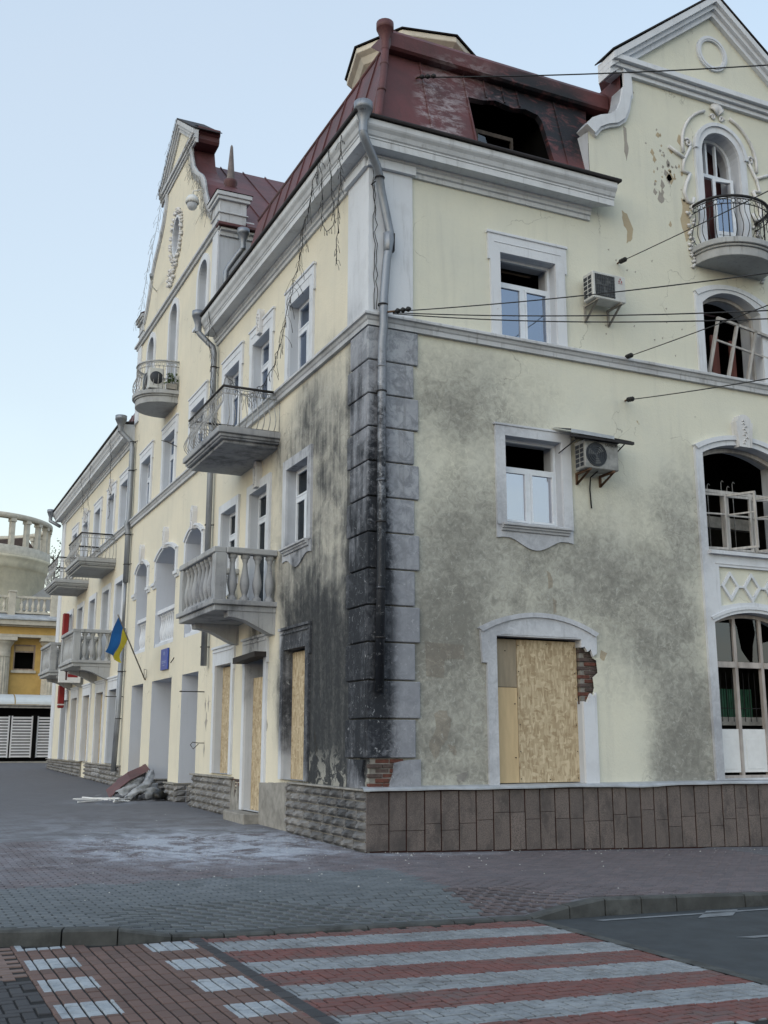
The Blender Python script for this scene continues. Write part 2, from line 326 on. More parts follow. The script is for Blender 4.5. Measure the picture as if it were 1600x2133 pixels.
def bike_dashes(nt, p, col):
    s = nd(nt, 'ShaderNodeSeparateXYZ', {0: p}); y = s.outputs[1]; x = s.outputs[0]
    def band(v, a, b_): return mth(nt, 'MULTIPLY', mth(nt, 'GREATER_THAN', v, a), mth(nt, 'LESS_THAN', v, b_))
    k1 = mth(nt, 'FRACT', mth(nt, 'MULTIPLY', mth(nt, 'SUBTRACT', -5.88, y), 1/.85))
    k2 = mth(nt, 'FRACT', mth(nt, 'MULTIPLY', mth(nt, 'SUBTRACT', -5.54, y), 1/.835))
    f = mth(nt, 'MAXIMUM', mth(nt, 'MULTIPLY', band(x, -5.77, -5.36), mth(nt, 'LESS_THAN', k1, .49)), mth(nt, 'MULTIPLY', band(x, -4.70, -4.29), mth(nt, 'LESS_THAN', k2, .50)))
    w = noise(nt, p, 3, 8, .75, .4)
    wh = mixc(nt, sst(nt, w, .38, .7), (.34,.37,.40), (.20,.225,.25))
    return mixc(nt, f, col, wh)
M_PAV = paver('pavers_grey_green', (.125,.140,.152), (.090,.103,.114), 1.0)
M_PAVR = paver('pavers_red_grey', (.140,.118,.128), (.100,.092,.103), 1.0)
M_CROSS = paver('crossing_brick', (.2,.2,.2), (.15,.15,.15), 0, cross_stripes)
M_BIKE = paver('lane_brick', (.145,.092,.080), (.105,.070,.063), 0, bike_dashes)
M_PINK = paver('apron_brick', (.19,.135,.12), (.14,.10,.09), 0)
M_HERR = paver('dark_herringbone', (.055,.056,.062), (.038,.039,.044), 0)
M_GROUT = simple('joint_sand', (.016,.016,.017), .95, 0, .3, 20, .004)
M_KERB = simple('kerb_concrete', (.085,.09,.09), .9, 0, .7, 4, .012)
M_ASPH = simple('asphalt', (.045,.053,.061), .85, 0, .3, 3, .004)
M_PAINT = simple('road_paint', (.22,.24,.26), .7, 0, .4, 5, 0)

def farpave():
    m, nt, b = newmat('sidewalk_sheet'); p = pos(nt)
    br = nd(nt, 'ShaderNodeTexBrick', {'Vector': p, 'Scale': 1.0, 'Brick Width': .2, 'Row Height': .1, 'Mortar Size': .004, 'Color1': (.135,.135,.150,1), 'Color2': (.105,.106,.120,1), 'Mortar': (.04,.04,.04,1)})
    col = br.outputs[0]
    col = mixc(nt, sst(nt, noise(nt, p, .35, 6, .65), .4, .7, 0, .6), col, (.100, .098, .110))
    def blob(c, rr_, s):
        d = nd(nt, 'ShaderNodeVectorMath', {0: p, 1: c}, operation='SUBTRACT').outputs[0]
        l = nd(nt, 'ShaderNodeVectorMath', {0: mulv(nt, d, tuple(1/x for x in rr_))}, operation='LENGTH').outputs['Value']
        return sst(nt, l, 1.0, .15, 0, s)
    dn = noise(nt, mulv(nt, p, (1, .8, 1)), 1.6, 9, .72, .5)
    dm = mth(nt, 'MAXIMUM', blob((-2.1, 2.0, 0), (3.6, 4.4, 9), 1.6), blob((-3.5, 3, 0), (7, 9, 9), .38))
    dm = mth(nt, 'MAXIMUM', dm, blob((-1.6, 12.5, 0), (1.6, 2.0, 9), .4))
    col = mixc(nt, mth(nt, 'MULTIPLY', dm, sst(nt, dn, .36, .66), clamp=True), col, (.36, .39, .45))
    lk(nt, col, b, 'Base Color'); b.inputs['Roughness'].default_value = .8
    lk(nt, bump(nt, noise(nt, p, 12, 5, .7), .01, .4), b, 'Normal'); return m
M_SHEET = farpave()

# ------------------------------------------------------------------ mesh helpers
def RF(u, z, d): return (u, -d, z)        # right facade: u = X, faces -Y
def LF(u, z, d): return (-d, u, z)        # left facade: u = Y, faces -X
class MB:
    def __init__(s): s.v = []; s.f = []; s.sm = []
    def quad(s, a, b, c, d): n = len(s.v); s.v += [a, b, c, d]; s.f.append((n, n+1, n+2, n+3)); return s
    def poly(s, pts): n = len(s.v); s.v += list(pts); s.f.append(tuple(range(n, n+len(pts)))); return s
    def box(s, F, u0, u1, z0, z1, d0, d1):
        n = len(s.v)
        for d in (d0, d1):
            for (u, z) in ((u0, z0), (u1, z0), (u1, z1), (u0, z1)): s.v.append(F(u, z, d))
        for q in ((0,1,2,3), (7,6,5,4), (0,4,5,1), (1,5,6,2), (2,6,7,3), (3,7,4,0)): s.f.append(tuple(n+i for i in q))
        return s
    def bx(s, x0, x1, y0, y1, z0, z1): return s.box(lambda u, z, d: (u, d, z), x0, x1, z0, z1, y0, y1)
    def solid(s, F, outer, holes, d0, d1, sides=True, back=False):
        loops = [outer] + list(holes)
        flat = [p for l in loops for p in l]
        tris = tessellate_polygon([[Vector((u, z, 0)) for (u, z) in l] for l in loops])
        n = len(s.v)
        for (u, z) in flat: s.v.append(F(u, z, d1))
        for t in tris: s.f.append(tuple(n+i for i in t))
        if back:
            m = len(s.v)
            for (u, z) in flat: s.v.append(F(u, z, d0))
            for t in tris: s.f.append(tuple(m+i for i in reversed(t)))
        if sides:
            for l in loops: s.strip(F, l, d0, d1)
        return s
    def strip(s, F, loop, d0, d1, closed=True):
        k = len(loop)
        n = len(s.v)
        for (u, z) in loop: s.v.append(F(u, z, d1))
        for (u, z) in loop: s.v.append(F(u, z, d0))
        for i in range(k if closed else k-1):
            j = (i+1) % k; s.f.append((n+i, n+j, n+k+j, n+k+i))
        return s
    def sweep(s, prof, stations, caps=True):
        # prof: list of (d,z); stations: functions d -> (x,y)
        k = len(prof); n = len(s.v)
        for st in stations:
            for (d, z) in prof: x, y = st(d); s.v.append((x, y, z))
        for i in range(len(stations)-1):
            for j in range(k-1):
                a = n+i*k+j; s.f.append((a, a+1, a+k+1, a+k))
        if caps:
            s.f.append(tuple(n+j for j in range(k))); s.f.append(tuple(n+(len(stations)-1)*k+j for j in range(k)))
        return s
    def tube(s, pts, r, seg=8, caps=True, smooth=True):
        pts = [Vector(p) for p in pts]; N = len(pts); rs = r if isinstance(r, (list, tuple)) else [r]*N
        n = len(s.v); t0 = (pts[1]-pts[0]).normalized()
        a = Vector((0, 0, 1)) if abs(t0.z) < .9 else Vector((1, 0, 0))
        x = t0.cross(a).normalized()
        for i, p in enumerate(pts):
            t = (pts[min(i+1, N-1)]-pts[max(i-1, 0)]).normalized()
            x = (x-t*x.dot(t)).normalized(); y = t.cross(x)
            for k in range(seg):
                an = 2*math.pi*k/seg; s.v.append(tuple(p+(x*math.cos(an)+y*math.sin(an))*rs[i]))
        for i in range(N-1):
            for k in range(seg):
                a_ = n+i*seg+k; b_ = n+i*seg+(k+1) % seg
                s.f.append((a_, b_, b_+seg, a_+seg)); s.sm.append(len(s.f)-1)
        if caps: s.f.append(tuple(n+k for k in range(seg))); s.f.append(tuple(n+(N-1)*seg+k for k in range(seg)))
        return s
    def lathe(s, prof, c, seg=12, a0=0.0, a1=2*math.pi, axis='z'):
        n = len(s.v); full = abs(a1-a0-2*math.pi) < 1e-6; m = seg if full else seg+1
        for k in range(m):
            an = a0+(a1-a0)*k/seg
            for (r, z) in prof: s.v.append((c[0]+r*math.cos(an), c[1]+r*math.sin(an), c[2]+z))
        q = len(prof)
        for k in range(seg):
            for j in range(q-1):
                a_ = n+k*q+j; b_ = n+((k+1) % m)*q+j
                s.f.append((a_, b_, b_+1, a_+1)); s.sm.append(len(s.f)-1)
        return s
    def mesh(s, name, m):
        me = bpy.data.meshes.new(name); me.from_pydata(s.v, [], s.f); me.materials.append(m)
        for i in s.sm: me.polygons[i].use_smooth = True
        bm = bmesh.new(); bm.from_mesh(me); bmesh.ops.recalc_face_normals(bm, faces=bm.faces); bm.to_mesh(me); bm.free(); me.update()
        return me
    def build(s, name, m, parent=None, bevel=0.0):
        o = bpy.data.objects.new(name, s.mesh(name, m)); COL.objects.link(o)
        if parent is not None: o.parent = parent
        if bevel:
            b = o.modifiers.new('bevel', 'BEVEL'); b.width = bevel; b.segments = 1; b.limit_method = 'ANGLE'; b.angle_limit = rad(50)
        return o
def inst(me, name, loc, rot=(0,0,0), scale=(1,1,1), parent=None):
    o = bpy.data.objects.new(name, me); COL.objects.link(o); o.location = loc; o.rotation_euler = rot; o.scale = scale
    if parent is not None: o.parent = parent
    return o
def empty(name, loc=(0,0,0)):
    o = bpy.data.objects.new(name, None); COL.objects.link(o); o.location = loc; o.empty_display_size = .2; return o
def tag(o, label, cat, group=None):
    o['label'] = label; o['category'] = cat
    if group: o['group'] = group
    return o
def struct(o): o['kind'] = 'structure'; return o
def stuff(o): o['kind'] = 'stuff'; return o
def arc(c, hw, zs, rise, n=14):
    """points of a segmental arch from (c+hw,zs) over the crown to (c-hw,zs)"""
    if rise >= hw*.98:
        return [(c+hw*math.cos(math.pi*k/n), zs+rise*math.sin(math.pi*k/n)) for k in range(n+1)]
    R = (hw*hw+rise*rise)/(2*rise); a = math.asin(hw/R)
    return [(c+R*math.sin(a-2*a*k/n), zs+rise-R+R*math.cos(a-2*a*k/n)) for k in range(n+1)]
def archpoly(c, hw, z0, zs, rise, n=14): return [(c-hw, z0), (c+hw, z0)] + arc(c, hw, zs, rise, n)
def rectpoly(a, b, z0, z1): return [(a, z0), (b, z0), (b, z1), (a, z1)]
def jag(pts, amp, n=3, seed=0):
    r = random.Random(seed); out = []
    for i, p in enumerate(pts):
        q = pts[(i+1) % len(pts)]
        for k in range(n):
            t = k/n; out.append((p[0]+(q[0]-p[0])*t+r.uniform(-amp, amp), p[1]+(q[1]-p[1])*t+r.uniform(-amp, amp)))
    return out
def text_mesh(txt, size, mat, name='lettering'):
    cu = bpy.data.curves.new('lettering', 'FONT'); cu.body = txt; cu.size = size; cu.extrude = .002; cu.align_x = 'CENTER'
    ob = bpy.data.objects.new('lettering_tmp', cu); COL.objects.link(ob)
    dg = bpy.context.evaluated_depsgraph_get(); me = bpy.data.meshes.new_from_object(ob.evaluated_get(dg)); me.materials.clear(); me.materials.append(mat)
    bpy.data.objects.remove(ob); return me

# ------------------------------------------------------------------ ground heights
def cl(v, a=0.0, b=1.0): return max(a, min(b, v))
def gz(x, y):
    z = -.028*max(x, 0) + .0145*max(min(y, 60), 0)
    z -= .011*max(-y, 0)*cl((x+1)/1.5)
    t = cl((-4.2-y)/1.0)*cl((x+4.9)/.6)*cl((.5-x)/.9)
    return z+(zr(x)+.025-z)*t
def zr(x): return -.13 - .025*cl(x+4.2, 0, 4.2) - .01*max(x, 0)
KERB = [(-9.5,-3.9),(-8.0,-4.3),(-6.9,-4.7),(-5.89,-5.11),(-5.45,-5.25),(-4.89,-5.46),(-4.3,-5.45),(-3.05,-5.45),(-2.25,-5.41),(-1.2,-5.39),(-.4,-5.32),(.1,-5.30),(.55,-5.27),(1.6,-5.29),(2.6,-5.33),(4.2,-5.36),(6.5,-5.4),(12,-5.5),(30,-5.9)]
def kerb_y(x):
    for (a, b), (c, d) in zip(KERB, KERB[1:]):
        if a <= x <= c: return b+(d-b)*(x-a)/(c-a)
    return KERB[0][1]-(x-KERB[0][0])*.4 if x < KERB[0][0] else KERB[-1][1]
# --- wide base sheet to the horizon
g = MB(); g.quad((-900,-900,-.45), (900,-900,-.45), (900,900,-.45), (-900,900,-.45))
struct(g.build('ground', M_ASPH))
# --- sidewalk base sheet (joint sand), grid following the heights
def grid(name, xs, ys, zf, mat, keep=None):
    b = MB(); idx = {}
    for i, x in enumerate(xs):
        for j, y in enumerate(ys): idx[i, j] = len(b.v); yy = y(x) if callable(y) else y; b.v.append((x, yy, zf(x, yy)))
    for i in range(len(xs)-1):
        for j in range(len(ys)-1): b.f.append((idx[i,j], idx[i+1,j], idx[i+1,j+1], idx[i,j+1]))
    return b.build(name, mat)
xs = [-60,-40,-25,-15] + [k[0] for k in KERB] + [-8.6+.25*i for i in range(62)] + [8,9,10,16]
xs = sorted(set(round(x, 3) for x in xs))
ys = [lambda x: kerb_y(x)+.12] + [(lambda t: (lambda x: (kerb_y(x)+.12)*(1-t)+t*(-2.4)))(t) for t in (.06,.12,.2,.3,.4,.55,.7,.85,1)] + [-1.8, -1.2, -.6, 0, .8, 1.6, 2.4, 3.2, 3.5, 5, 7, 10, 16, 25, 40, 60, 90]
sidewalk = struct(grid('sidewalk', xs, ys, lambda x, y: gz(x, y)-(.018 if -8.4 < x < 6.6 and y < 3.3 else .003), M_SHEET))
xs2 = sorted(set([-60,-40,-25,-15] + [k[0] for k in KERB] + [-4.2,-3,-2,-1,0,8]))
ys2 = [-60, -30, -14, -9, -7, lambda x: kerb_y(x)+.02]
road = struct(grid('road', xs2, ys2, lambda x, y: zr(x)-.02, M_ASPH))

# --- kerb stones
kb = MB(); kb.v = []
kerb = struct(grid('kerb', [k[0] for k in KERB], [lambda x: kerb_y(x)+.03, lambda x: kerb_y(x)+.13], lambda x, y: gz(x, y-.2)-.06, M_KERB))
def lerpk(s):   # arc-length walk along the kerb line
    acc = 0
    for (a, b), (c, d) in zip(KERB, KERB[1:]):
        L = math.hypot(c-a, d-b)
        if s <= acc+L: t = (s-acc)/L; return (a+(c-a)*t, b+(d-b)*t)
        acc += L
    return KERB[-1]
s0 = 0.35
while s0 < 17:
    Ls = 1.0 if abs(s0-9.5) > 1.4 and abs(s0-5.0) > 1.2 else .5; a = lerpk(s0+.008); c = lerpk(s0+Ls-.008); s0 += Ls
    b = MB(); n0 = 0; W_ = .15
    dx, dy = c[0]-a[0], c[1]-a[1]; l = math.hypot(dx, dy); nx, ny = -dy/l, dx/l
    def top(p): return gz(p[0], p[1]+.12) + rng.uniform(-.003, .003)
    za, zc = top(a), top(c); ch = .02
    prof = []
    for (p, zt) in ((a, za), (c, zc)):
        zb = zr(p[0])-.05
        prof.append([(p[0], p[1], zb), (p[0], p[1], zt-ch), (p[0]+nx*ch, p[1]+ny*ch, zt), (p[0]+nx*W_, p[1]+ny*W_, zt), (p[0]+nx*W_, p[1]+ny*W_, zb)])
    b.v = prof[0]+prof[1]
    for k in range(4): b.f.append((k, k+1, k+6, k+5))
    b.f += [(0,1,2,3,4), (5,6,7,8,9)]
    b.build('kerb_stone', M_KERB, kerb)

# --- pavers: shared brick meshes; the nearest are objects, the rest joined
def brick_mesh(name, w, l, mat, gap=.010, h=.03, ch=.005):
    b = MB(); x, y = w/2-gap/2, l/2-gap/2
    b.v = [(-x,-y,-h),(x,-y,-h),(x,y,-h),(-x,y,-h),(-x,-y,-ch),(x,-y,-ch),(x,y,-ch),(-x,y,-ch),(-x+ch,-y+ch,0),(x-ch,-y+ch,0),(x-ch,y-ch,0),(-x+ch,y-ch,0)]
    for k in range(4):
        j = (k+1) % 4; b.f += [(k, j, 4+j, 4+k), (4+k, 4+j, 8+j, 8+k)]
    b.f.append((8,9,10,11))
    return b
CAMP = Vector((-7.026, -15.752))
def lay(name, parent, mat, places, w, l, limit=300, jit=.0022, gap=.014, rj=.02):
    """places: list of (x,y,rot,zfun)"""
    places = sorted(places, key=lambda p: (Vector(p[:2])-CAMP).length)
    B = brick_mesh(name, w, l, mat, gap); me = B.mesh(name, mat)
    for (x, y, r, zf) in places[:limit]:
        e = .05; sx = (zf(x+e, y)-zf(x-e, y))/(2*e); sy = (zf(x, y+e)-zf(x, y-e))/(2*e)
        o = inst(me, name, (x, y, zf(x, y)+rng.uniform(-jit, jit)), (math.atan(sy)+rng.uniform(-.006,.006), -math.atan(sx)+rng.uniform(-.006,.006), r+rng.uniform(-rj,rj)), (1-abs(rng.gauss(0,.03)),1-abs(rng.gauss(0,.015)),1), parent)
    rest = MB()
    for (x, y, r, zf) in places[limit:]:
        r += rng.uniform(-rj,rj); kx = 1-abs(rng.gauss(0,.03)); n = len(rest.v); c, s_ = math.cos(r), math.sin(r); dz = rng.uniform(-jit, jit); tx, ty = rng.uniform(-.006,.006), rng.uniform(-.006,.006)
        for (vx, vy, vz) in B.v:
            vx *= kx; X, Y = x+vx*c-vy*s_, y+vx*s_+vy*c
            rest.v.append((X, Y, zf(X, Y)+vz+dz+tx*vx+ty*vy))
        rest.f += [tuple(n+i for i in f) for f in B.f]
    if rest.f: stuff(rest.build(name+'s', mat, parent))
def herring(x0, x1, y0, y1, a=.1, keep=lambda x, y: True):
    out = []
    n = int((x1-x0)/a)+8; m = int((y1-y0)/a)+8
    for i in range(-4, n):
        for j in range(-4, m):
            k = (i-j) % 4
            if k == 0: c = (x0+(i+1)*a, y0+(j+.5)*a, math.pi/2)      # horizontal brick covers i,i+1
            elif k == 2: c = (x0+(i+.5)*a, y0+(j)*a, 0.0)             # vertical brick covers j-1,j
            else: continue
            if x0 <= c[0] <= x1 and y0 <= c[1] <= y1 and keep(c[0], c[1]): out.append(c)
    return out
zrf = lambda x, y: zr(x)
# crossing
cw = MB(); cw.quad((-4.22,-14,zr(-4.2)-.012), (-.42,-14,zr(-.42)-.012), (-.42,-5.25,zr(-.42)-.012), (-4.22,-5.35,zr(-4.2)-.012))
crossing = struct(cw.build('crossing', M_GROUT))
rot45 = [(x, y, r, zrf) for (x, y, r) in herring(-4.20, -.44, -9.7, -5.35, .1, lambda x, y: y < kerb_y(x)-.02)]
lay('brick', crossing, M_CROSS, rot45, .1, .2, gap=.016, rj=.035)
# lane beside the crossing
bl = MB(); bl.quad((-5.80,-14,zr(-6)-.012), (-4.22,-14,zr(-6)-.012), (-4.22,-5.4,zr(-6)-.012), (-5.80,-5.0,zr(-6)-.012))
lane = struct(bl.build('cycle_lane', M_GROUT))
pl = []
for i in range(15):
    for j in range(26):
        x, y = -5.755+.105*i, -5.03-.195*j
        if y < kerb_y(x)-.07 and x < -4.27: pl.append((x, y, 0, zrf))
lay('brick', lane, M_BIKE, pl, .105, .195)
lay('border_brick', crossing, M_HERR, [(-4.205, -5.56-.2*k, 0, lambda x, y: zr(x)+.004) for k in range(20)], .13, .2)
ap = MB(); ap.quad((-9.5,-14,zr(-6)-.012), (-5.80,-14,zr(-6)-.012), (-5.80,-4.9,zr(-6)-.012), (-9.5,-3.8,zr(-6)-.012))
apron = struct(ap.build('brick_apron', M_GROUT))
pp = []
for j in range(16):
    for i in range(8):
        x, y = -5.9-.2*i-(.1 if j % 2 else 0), -5.05-.1*j
        if y < kerb_y(x)-.05: pp.append((x, y, math.pi/2, zrf))
lay('brick', apron, M_PINK, pp, .1, .2)
lay('dark_brick', apron, M_HERR, [(x, y, r, zrf) for (x, y, r) in herring(-7.0, -5.84, -9.4, -6.66, .1)], .1, .2)
# sidewalk pavers: running bond, grey-green to the left, reddish to the right
gl, gr_ = [], []
for j in range(96):
    y = -5.9+.102*j
    for i in range(78):
        x = -8.6+.204*i+(.102 if j % 2 else 0)+.33*(y < -99)
        if y > kerb_y(x)+.20 and y < 3.4 and not (x > -.2 and y > -.32) and x < 6.8:
            if x < -.72-.11*(y+3)*(1 if y < -3 else 0)*-1 and y < -2.2+.10*math.sin(i*1.7): gl.append((x, y, math.pi/2, gz))
            else: gr_.append((x, y, math.pi/2, gz))
lay('paver', sidewalk, M_PAV, gl, .102, .204, gap=.02)
lay('red_paver', sidewalk, M_PAVR, gr_, .102, .204, gap=.02)
# asphalt markings on the right
for (q, nm) in (([(.25,-5.50),(12,-5.62),(12,-5.70),(.33,-5.58)], 'a'), ([(.95,-6.93),(3.2,-7.0),(3.2,-7.10),(1.1,-7.03)], 'b'), ([(1.45,-5.80),(1.95,-5.80),(2.35,-5.45),(1.9,-5.42)], 'c')):
    b = MB(); b.poly([(x, y, zr(x)-.014) for (x, y) in q]); o = b.build('road_marking', M_PAINT, road)
b = MB(); b.poly([(-.50,-14,zr(-.5)+.004),(-.36,-14,zr(-.4)+.004),(-.36,-5.36,zr(-.4)+.004),(-.50,-5.36,zr(-.5)+.004)]); b.build('edge_strip', M_KERB, road)

# ------------------------------------------------------------------ the corner building
B = empty('corner_building')
tag(B, 'three-storey cream corner building with red mansard roof, fire soot and boarded openings', 'building')
HR, HL = [], []          # openings cut in the right and left wall skins
ZS0, ZS1 = 8.66, 8.88    # string course
ZPL = .92                # plinth top
REV = .55

def reveal(F, win, loop, d0=-REV, d1=.0, mat=None):
    b = MB(); b.strip(F, loop, d0, d1); return b.build('reveal', mat or M_REVEAL, win)
def casement(F, c, hw, z0, z1, rec=.16, transom=None, glass=None, mull=True, mat=None, top_open=False, low_open=False, bar=.055, parent=None):
    """frame of a window with panes; returns the part"""
    mat = mat or M_PVC; glass = glass or M_GLASS
    b = MB(); u0, u1 = c-hw+.002, c+hw-.002; d0, d1 = -rec-.07, -rec
    b.box(F, u0, u0+bar, z0, z1, d0, d1); b.box(F, u1-bar, u1, z0, z1, d0, d1)
    b.box(F, u0+bar, u1-bar, z0, z0+bar, d0, d1); b.box(F, u0+bar, u1-bar, z1-bar, z1, d0, d1)
    lights = []; zt = z1-bar
    if transom:
        b.box(F, u0+bar, u1-bar, transom-bar*.6, transom+bar*.6, d0, d1+.004); lights.append((u0+bar, u1-bar, transom+bar*.6, z1-bar, top_open)); zt = transom-bar*.6
    if mull:
        b.box(F, c-bar*.65, c+bar*.65, z0+bar, zt, d0, d1+.003)
        lights += [(u0+bar, c-bar*.65, z0+bar, zt, low_open), (c+bar*.65, u1-bar, z0+bar, zt, low_open)]
    else: lights.append((u0+bar, u1-bar, z0+bar, zt, low_open))
    s = bar*.75
    for k, (a, e, g0, g1, op) in enumerate(lights):
        if op: continue
        dd0, dd1 = -rec-.045, -rec+.012
        b.box(F, a+.003, a+s, g0+.003, g1-.003, dd0, dd1); b.box(F, e-s, e-.003, g0+.003, g1-.003, dd0, dd1)
        b.box(F, a+s, e-s, g0+.003, g0+s, dd0, dd1); b.box(F, a+s, e-s, g1-s, g1-.003, dd0, dd1)
    w = b.build('window', mat, parent or B)
    for (a, e, g0, g1, op) in lights:
        if op: continue
        p = MB(); p.box(F, a+s-.004, e-s+.004, g0+s-.004, g1-s+.004, -rec-.03, -rec-.022); p.build('pane', glass, w)
    return w
def surround(F, win, loop, outer, d=.05, mat=None, bead=.0):
    b = MB(); b.solid(F, outer, [loop], 0, d)
    return b.build('surround', mat or M_TRIM, win, .006)
def eared(c, ow, zb, zt, ear=.045, zear=.52):
    return [(c-ow, zb), (c+ow, zb), (c+ow, zt-zear), (c+ow+ear, zt-zear), (c+ow+ear, zt), (c-ow-ear, zt), (c-ow-ear, zt-zear), (c-ow, zt-zear)]
def hood(F, win, c, ow, zt, mat=None):
    b = MB(); b.box(F, c-ow-.05, c+ow+.05, zt-.005, zt+.05, 0, .075); b.box(F, c-ow+.10, c+ow-.10, zt-.17, zt-.15, .045, .062)
    return b.build('hood_mould', mat or M_TRIM, win, .008)
def keystone(F, win, c, z0, z1, w=.26, d=.14):
    b = MB(); zm = z1-.16
    out = [(c-w*.36, z0), (c+w*.36, z0), (c+w*.5, zm)] + [(c+w*.42*math.cos(math.pi*k/8), zm+.16*math.sin(math.pi*k/8)) for k in range(9)] + [(c-w*.5, zm)]
    b.solid(F, out, [], 0, d)
    r = random.Random(int(c*100))
    for k in range(9):   # carved leaf lumps
        u, z = c+r.uniform(-.06, .06), z0+.06+(z1-z0-.16)*k/9
        b.tube([F(u-.035, z, d), F(u, z+.035, d+.015), F(u+.035, z, d)], .012, 5)
    return b.build('keystone', M_ORN, win, .01)
def apron_sill(F, win, c, hw, z, mat=None, lobe=.2):
    b = MB(); n = 16; ow = hw+.20
    top = z-.05
    pts = [(c-ow, top), (c+ow, top), (c+ow, z-.30)]
    for k in range(n+1):
        t = -1+2*k/n; u = c-ow*.86*t
        pts.append((u, z-.28-lobe*max(0, math.cos(t*math.pi*.62))**1.6))
    pts.append((c-ow, z-.30))
    b.solid(F, pts, [], 0, .03); o = b.build('apron', mat or M_TRIM, win, .006)
    s = MB(); prof = [(0, z-.17), (.06, z-.17), (.07, z-.13), (.10, z-.12), (.10, z-.09), (.14, z-.08), (.14, z-.045), (0, z-.02)]
    if F is RF: s.sweep(prof, [lambda d: (c-hw-.11, -d-.002), lambda d: (c+hw+.10, -d-.002)])
    else: s.sweep(prof, [lambda d: (-d-.002, c-hw-.11), lambda d: (-d-.002, c+hw+.10)])
    s.build('sill', mat or M_TRIMD, win, .004)
    return o

# ---- right facade, plain bays (3rd floor, 2nd floor, boarded ground floor)
AX = 8.17
for c in (3.23, 2*AX-3.23):
    lp = rectpoly(c-.61, c+.61, ZS1+.01, 10.55); HR.append(lp)
    w = casement(RF, c, .61, ZS1+.03, 10.55, .17, 10.03, M_GLASS, top_open=True); reveal(RF, w, lp)
    surround(RF, w, lp, eared(c, .82, ZS1, 10.90)); hood(RF, w, c, .84, 10.90)
    lp = rectpoly(c-.60, c+.60, 5.44, 7.02); HR.append(lp)
    w = casement(RF, c, .60, 5.44, 7.02, .17, 6.47, M_GLASSF, top_open=True); reveal(RF, w, lp)
    surround(RF, w, lp, rectpoly(c-.80, c+.80, 5.39, 7.20)); apron_sill(RF, w, c, .60, 5.45)
    b = MB(); b.box(RF, c-.83, c+.83, 7.195, 7.235, 0, .07); b.build('hood_mould', M_TRIM, w, .006)
    # ground floor opening, closed with boards
    lp = rectpoly(c-.87, c+.86, .97, 3.435); 
    zc = 3.83; ow = 1.10
    out = [(c-ow+.04, ZPL+.04), (c+ow+.04, ZPL+.04), (c+ow+.04, 2.97), (c+ow+.09, 2.97)] + arc(c+.005, ow+.09, 3.53, .30, 16) + [(c-ow-.05, 2.97), (c-ow+.04, 2.97)]
    b = MB()
    if c < AX: dmg = [(c+.86,2.36),(c+.93,2.33),(c+1.0,2.45),(c+1.07,2.42),(c+1.13,2.60),(c+1.11,2.78),(c+1.22,2.86),(c+1.20,3.08),(c+1.12,3.12),(c+1.07,3.25),(c+.98,3.22),(c+.93,3.30),(c+.86,3.29)]
    lo = lp
    if c < AX:
        lo = [(c-.87,.97),(c+.86,.97)] + dmg + [(c+.86,3.435),(c-.87,3.435)]
        # the frame is broken through: trace it round the hole
        i0, i1 = 2, len(out)-3
        br = [(c+ow+.04, 2.52), (c+1.09, 2.42), (c+1.02, 2.50), (c+.95, 2.33), (c+.86, 2.36)]
        br2 = [(c+.86, 3.29), (c+.93, 3.31), (c+.99, 3.22), (c+1.06, 3.27), (c+1.10, 3.14), (c+ow+.09, 3.20)]
        out2 = [(c-ow+.04, ZPL+.04), (c-.87, ZPL+.04), (c-.87, 3.435), (c+.86, 3.435)] + br2 + arc(c+.005, ow+.09, 3.53, .30, 16) + [(c-ow-.05, 2.97), (c-ow+.04, 2.97)]
        b.solid(RF, out2, [], 0, .055)
        b.solid(RF, [(c+.86, ZPL+.04), (c+ow+.04, ZPL+.04)] + br, [], 0, .055)
        HR.append(lo)
    else:
        b.solid(RF, out, [lp], 0, .055); HR.append(lp)
    b.solid(RF, [(p[0], p[1]+.002) for p in arc(c+.005, ow+.13, 3.55, .31, 16)] + list(reversed([(p[0], p[1]) for p in arc(c+.005, ow+.06, 3.49, .29, 16)])), [], 0, .085)
    b.solid(RF, arc(c, .80, 3.46, .20, 16), [], .05, .066)
    w = b.build('window', M_TRIM, B, .006)
    rv = MB(); rv.strip(RF, [(c+.86,3.435),(c-.87,3.435),(c-.87,.97),(c+.86,.97),(c+.86,2.36)] if c < AX else lp, -.35, 0, closed=c > AX); rv.build('reveal', M_REVEAL, w)
    if c < AX: rv = MB(); rv.strip(RF, [(c+.86,3.435),(c+.86,3.30)], -.35, 0, closed=False); rv.build('reveal', M_REVEAL, w)
    s = MB(); s.box(RF, c-.36, c+.88, .985, 3.40, -.16, -.14); s.build('osb_board', M_OSB, w)
    s = MB(); s.box(RF, c-.87, c-.368, 2.585, 3.40, -.165, -.147); s.build('plywood_sheet', M_PLY, w)
    s = MB(); s.box(RF, c-.87, c-.368, .985, 2.575, -.165, -.147); s.build('plywood_sheet', M_PLYL, w)
    s = MB()
    for (u_, z_) in [(c-.33, 1.05+.45*k) for k in range(6)]+[(c+.83, 1.05+.45*k) for k in range(6)]+[(c+.25, 1.03), (c+.25, 3.34), (c-.82, 1.1), (c-.82, 1.8), (c-.82, 2.5), (c-.42, 1.4), (c-.42, 2.3), (c-.60, 3.2)]: s.tube([RF(u_+rng.uniform(-.01,.01), z_, -.15), RF(u_, z_, -.136)], .011, 6)
    s.build('screws', M_ROOFD, w)['kind'] = 'stuff'
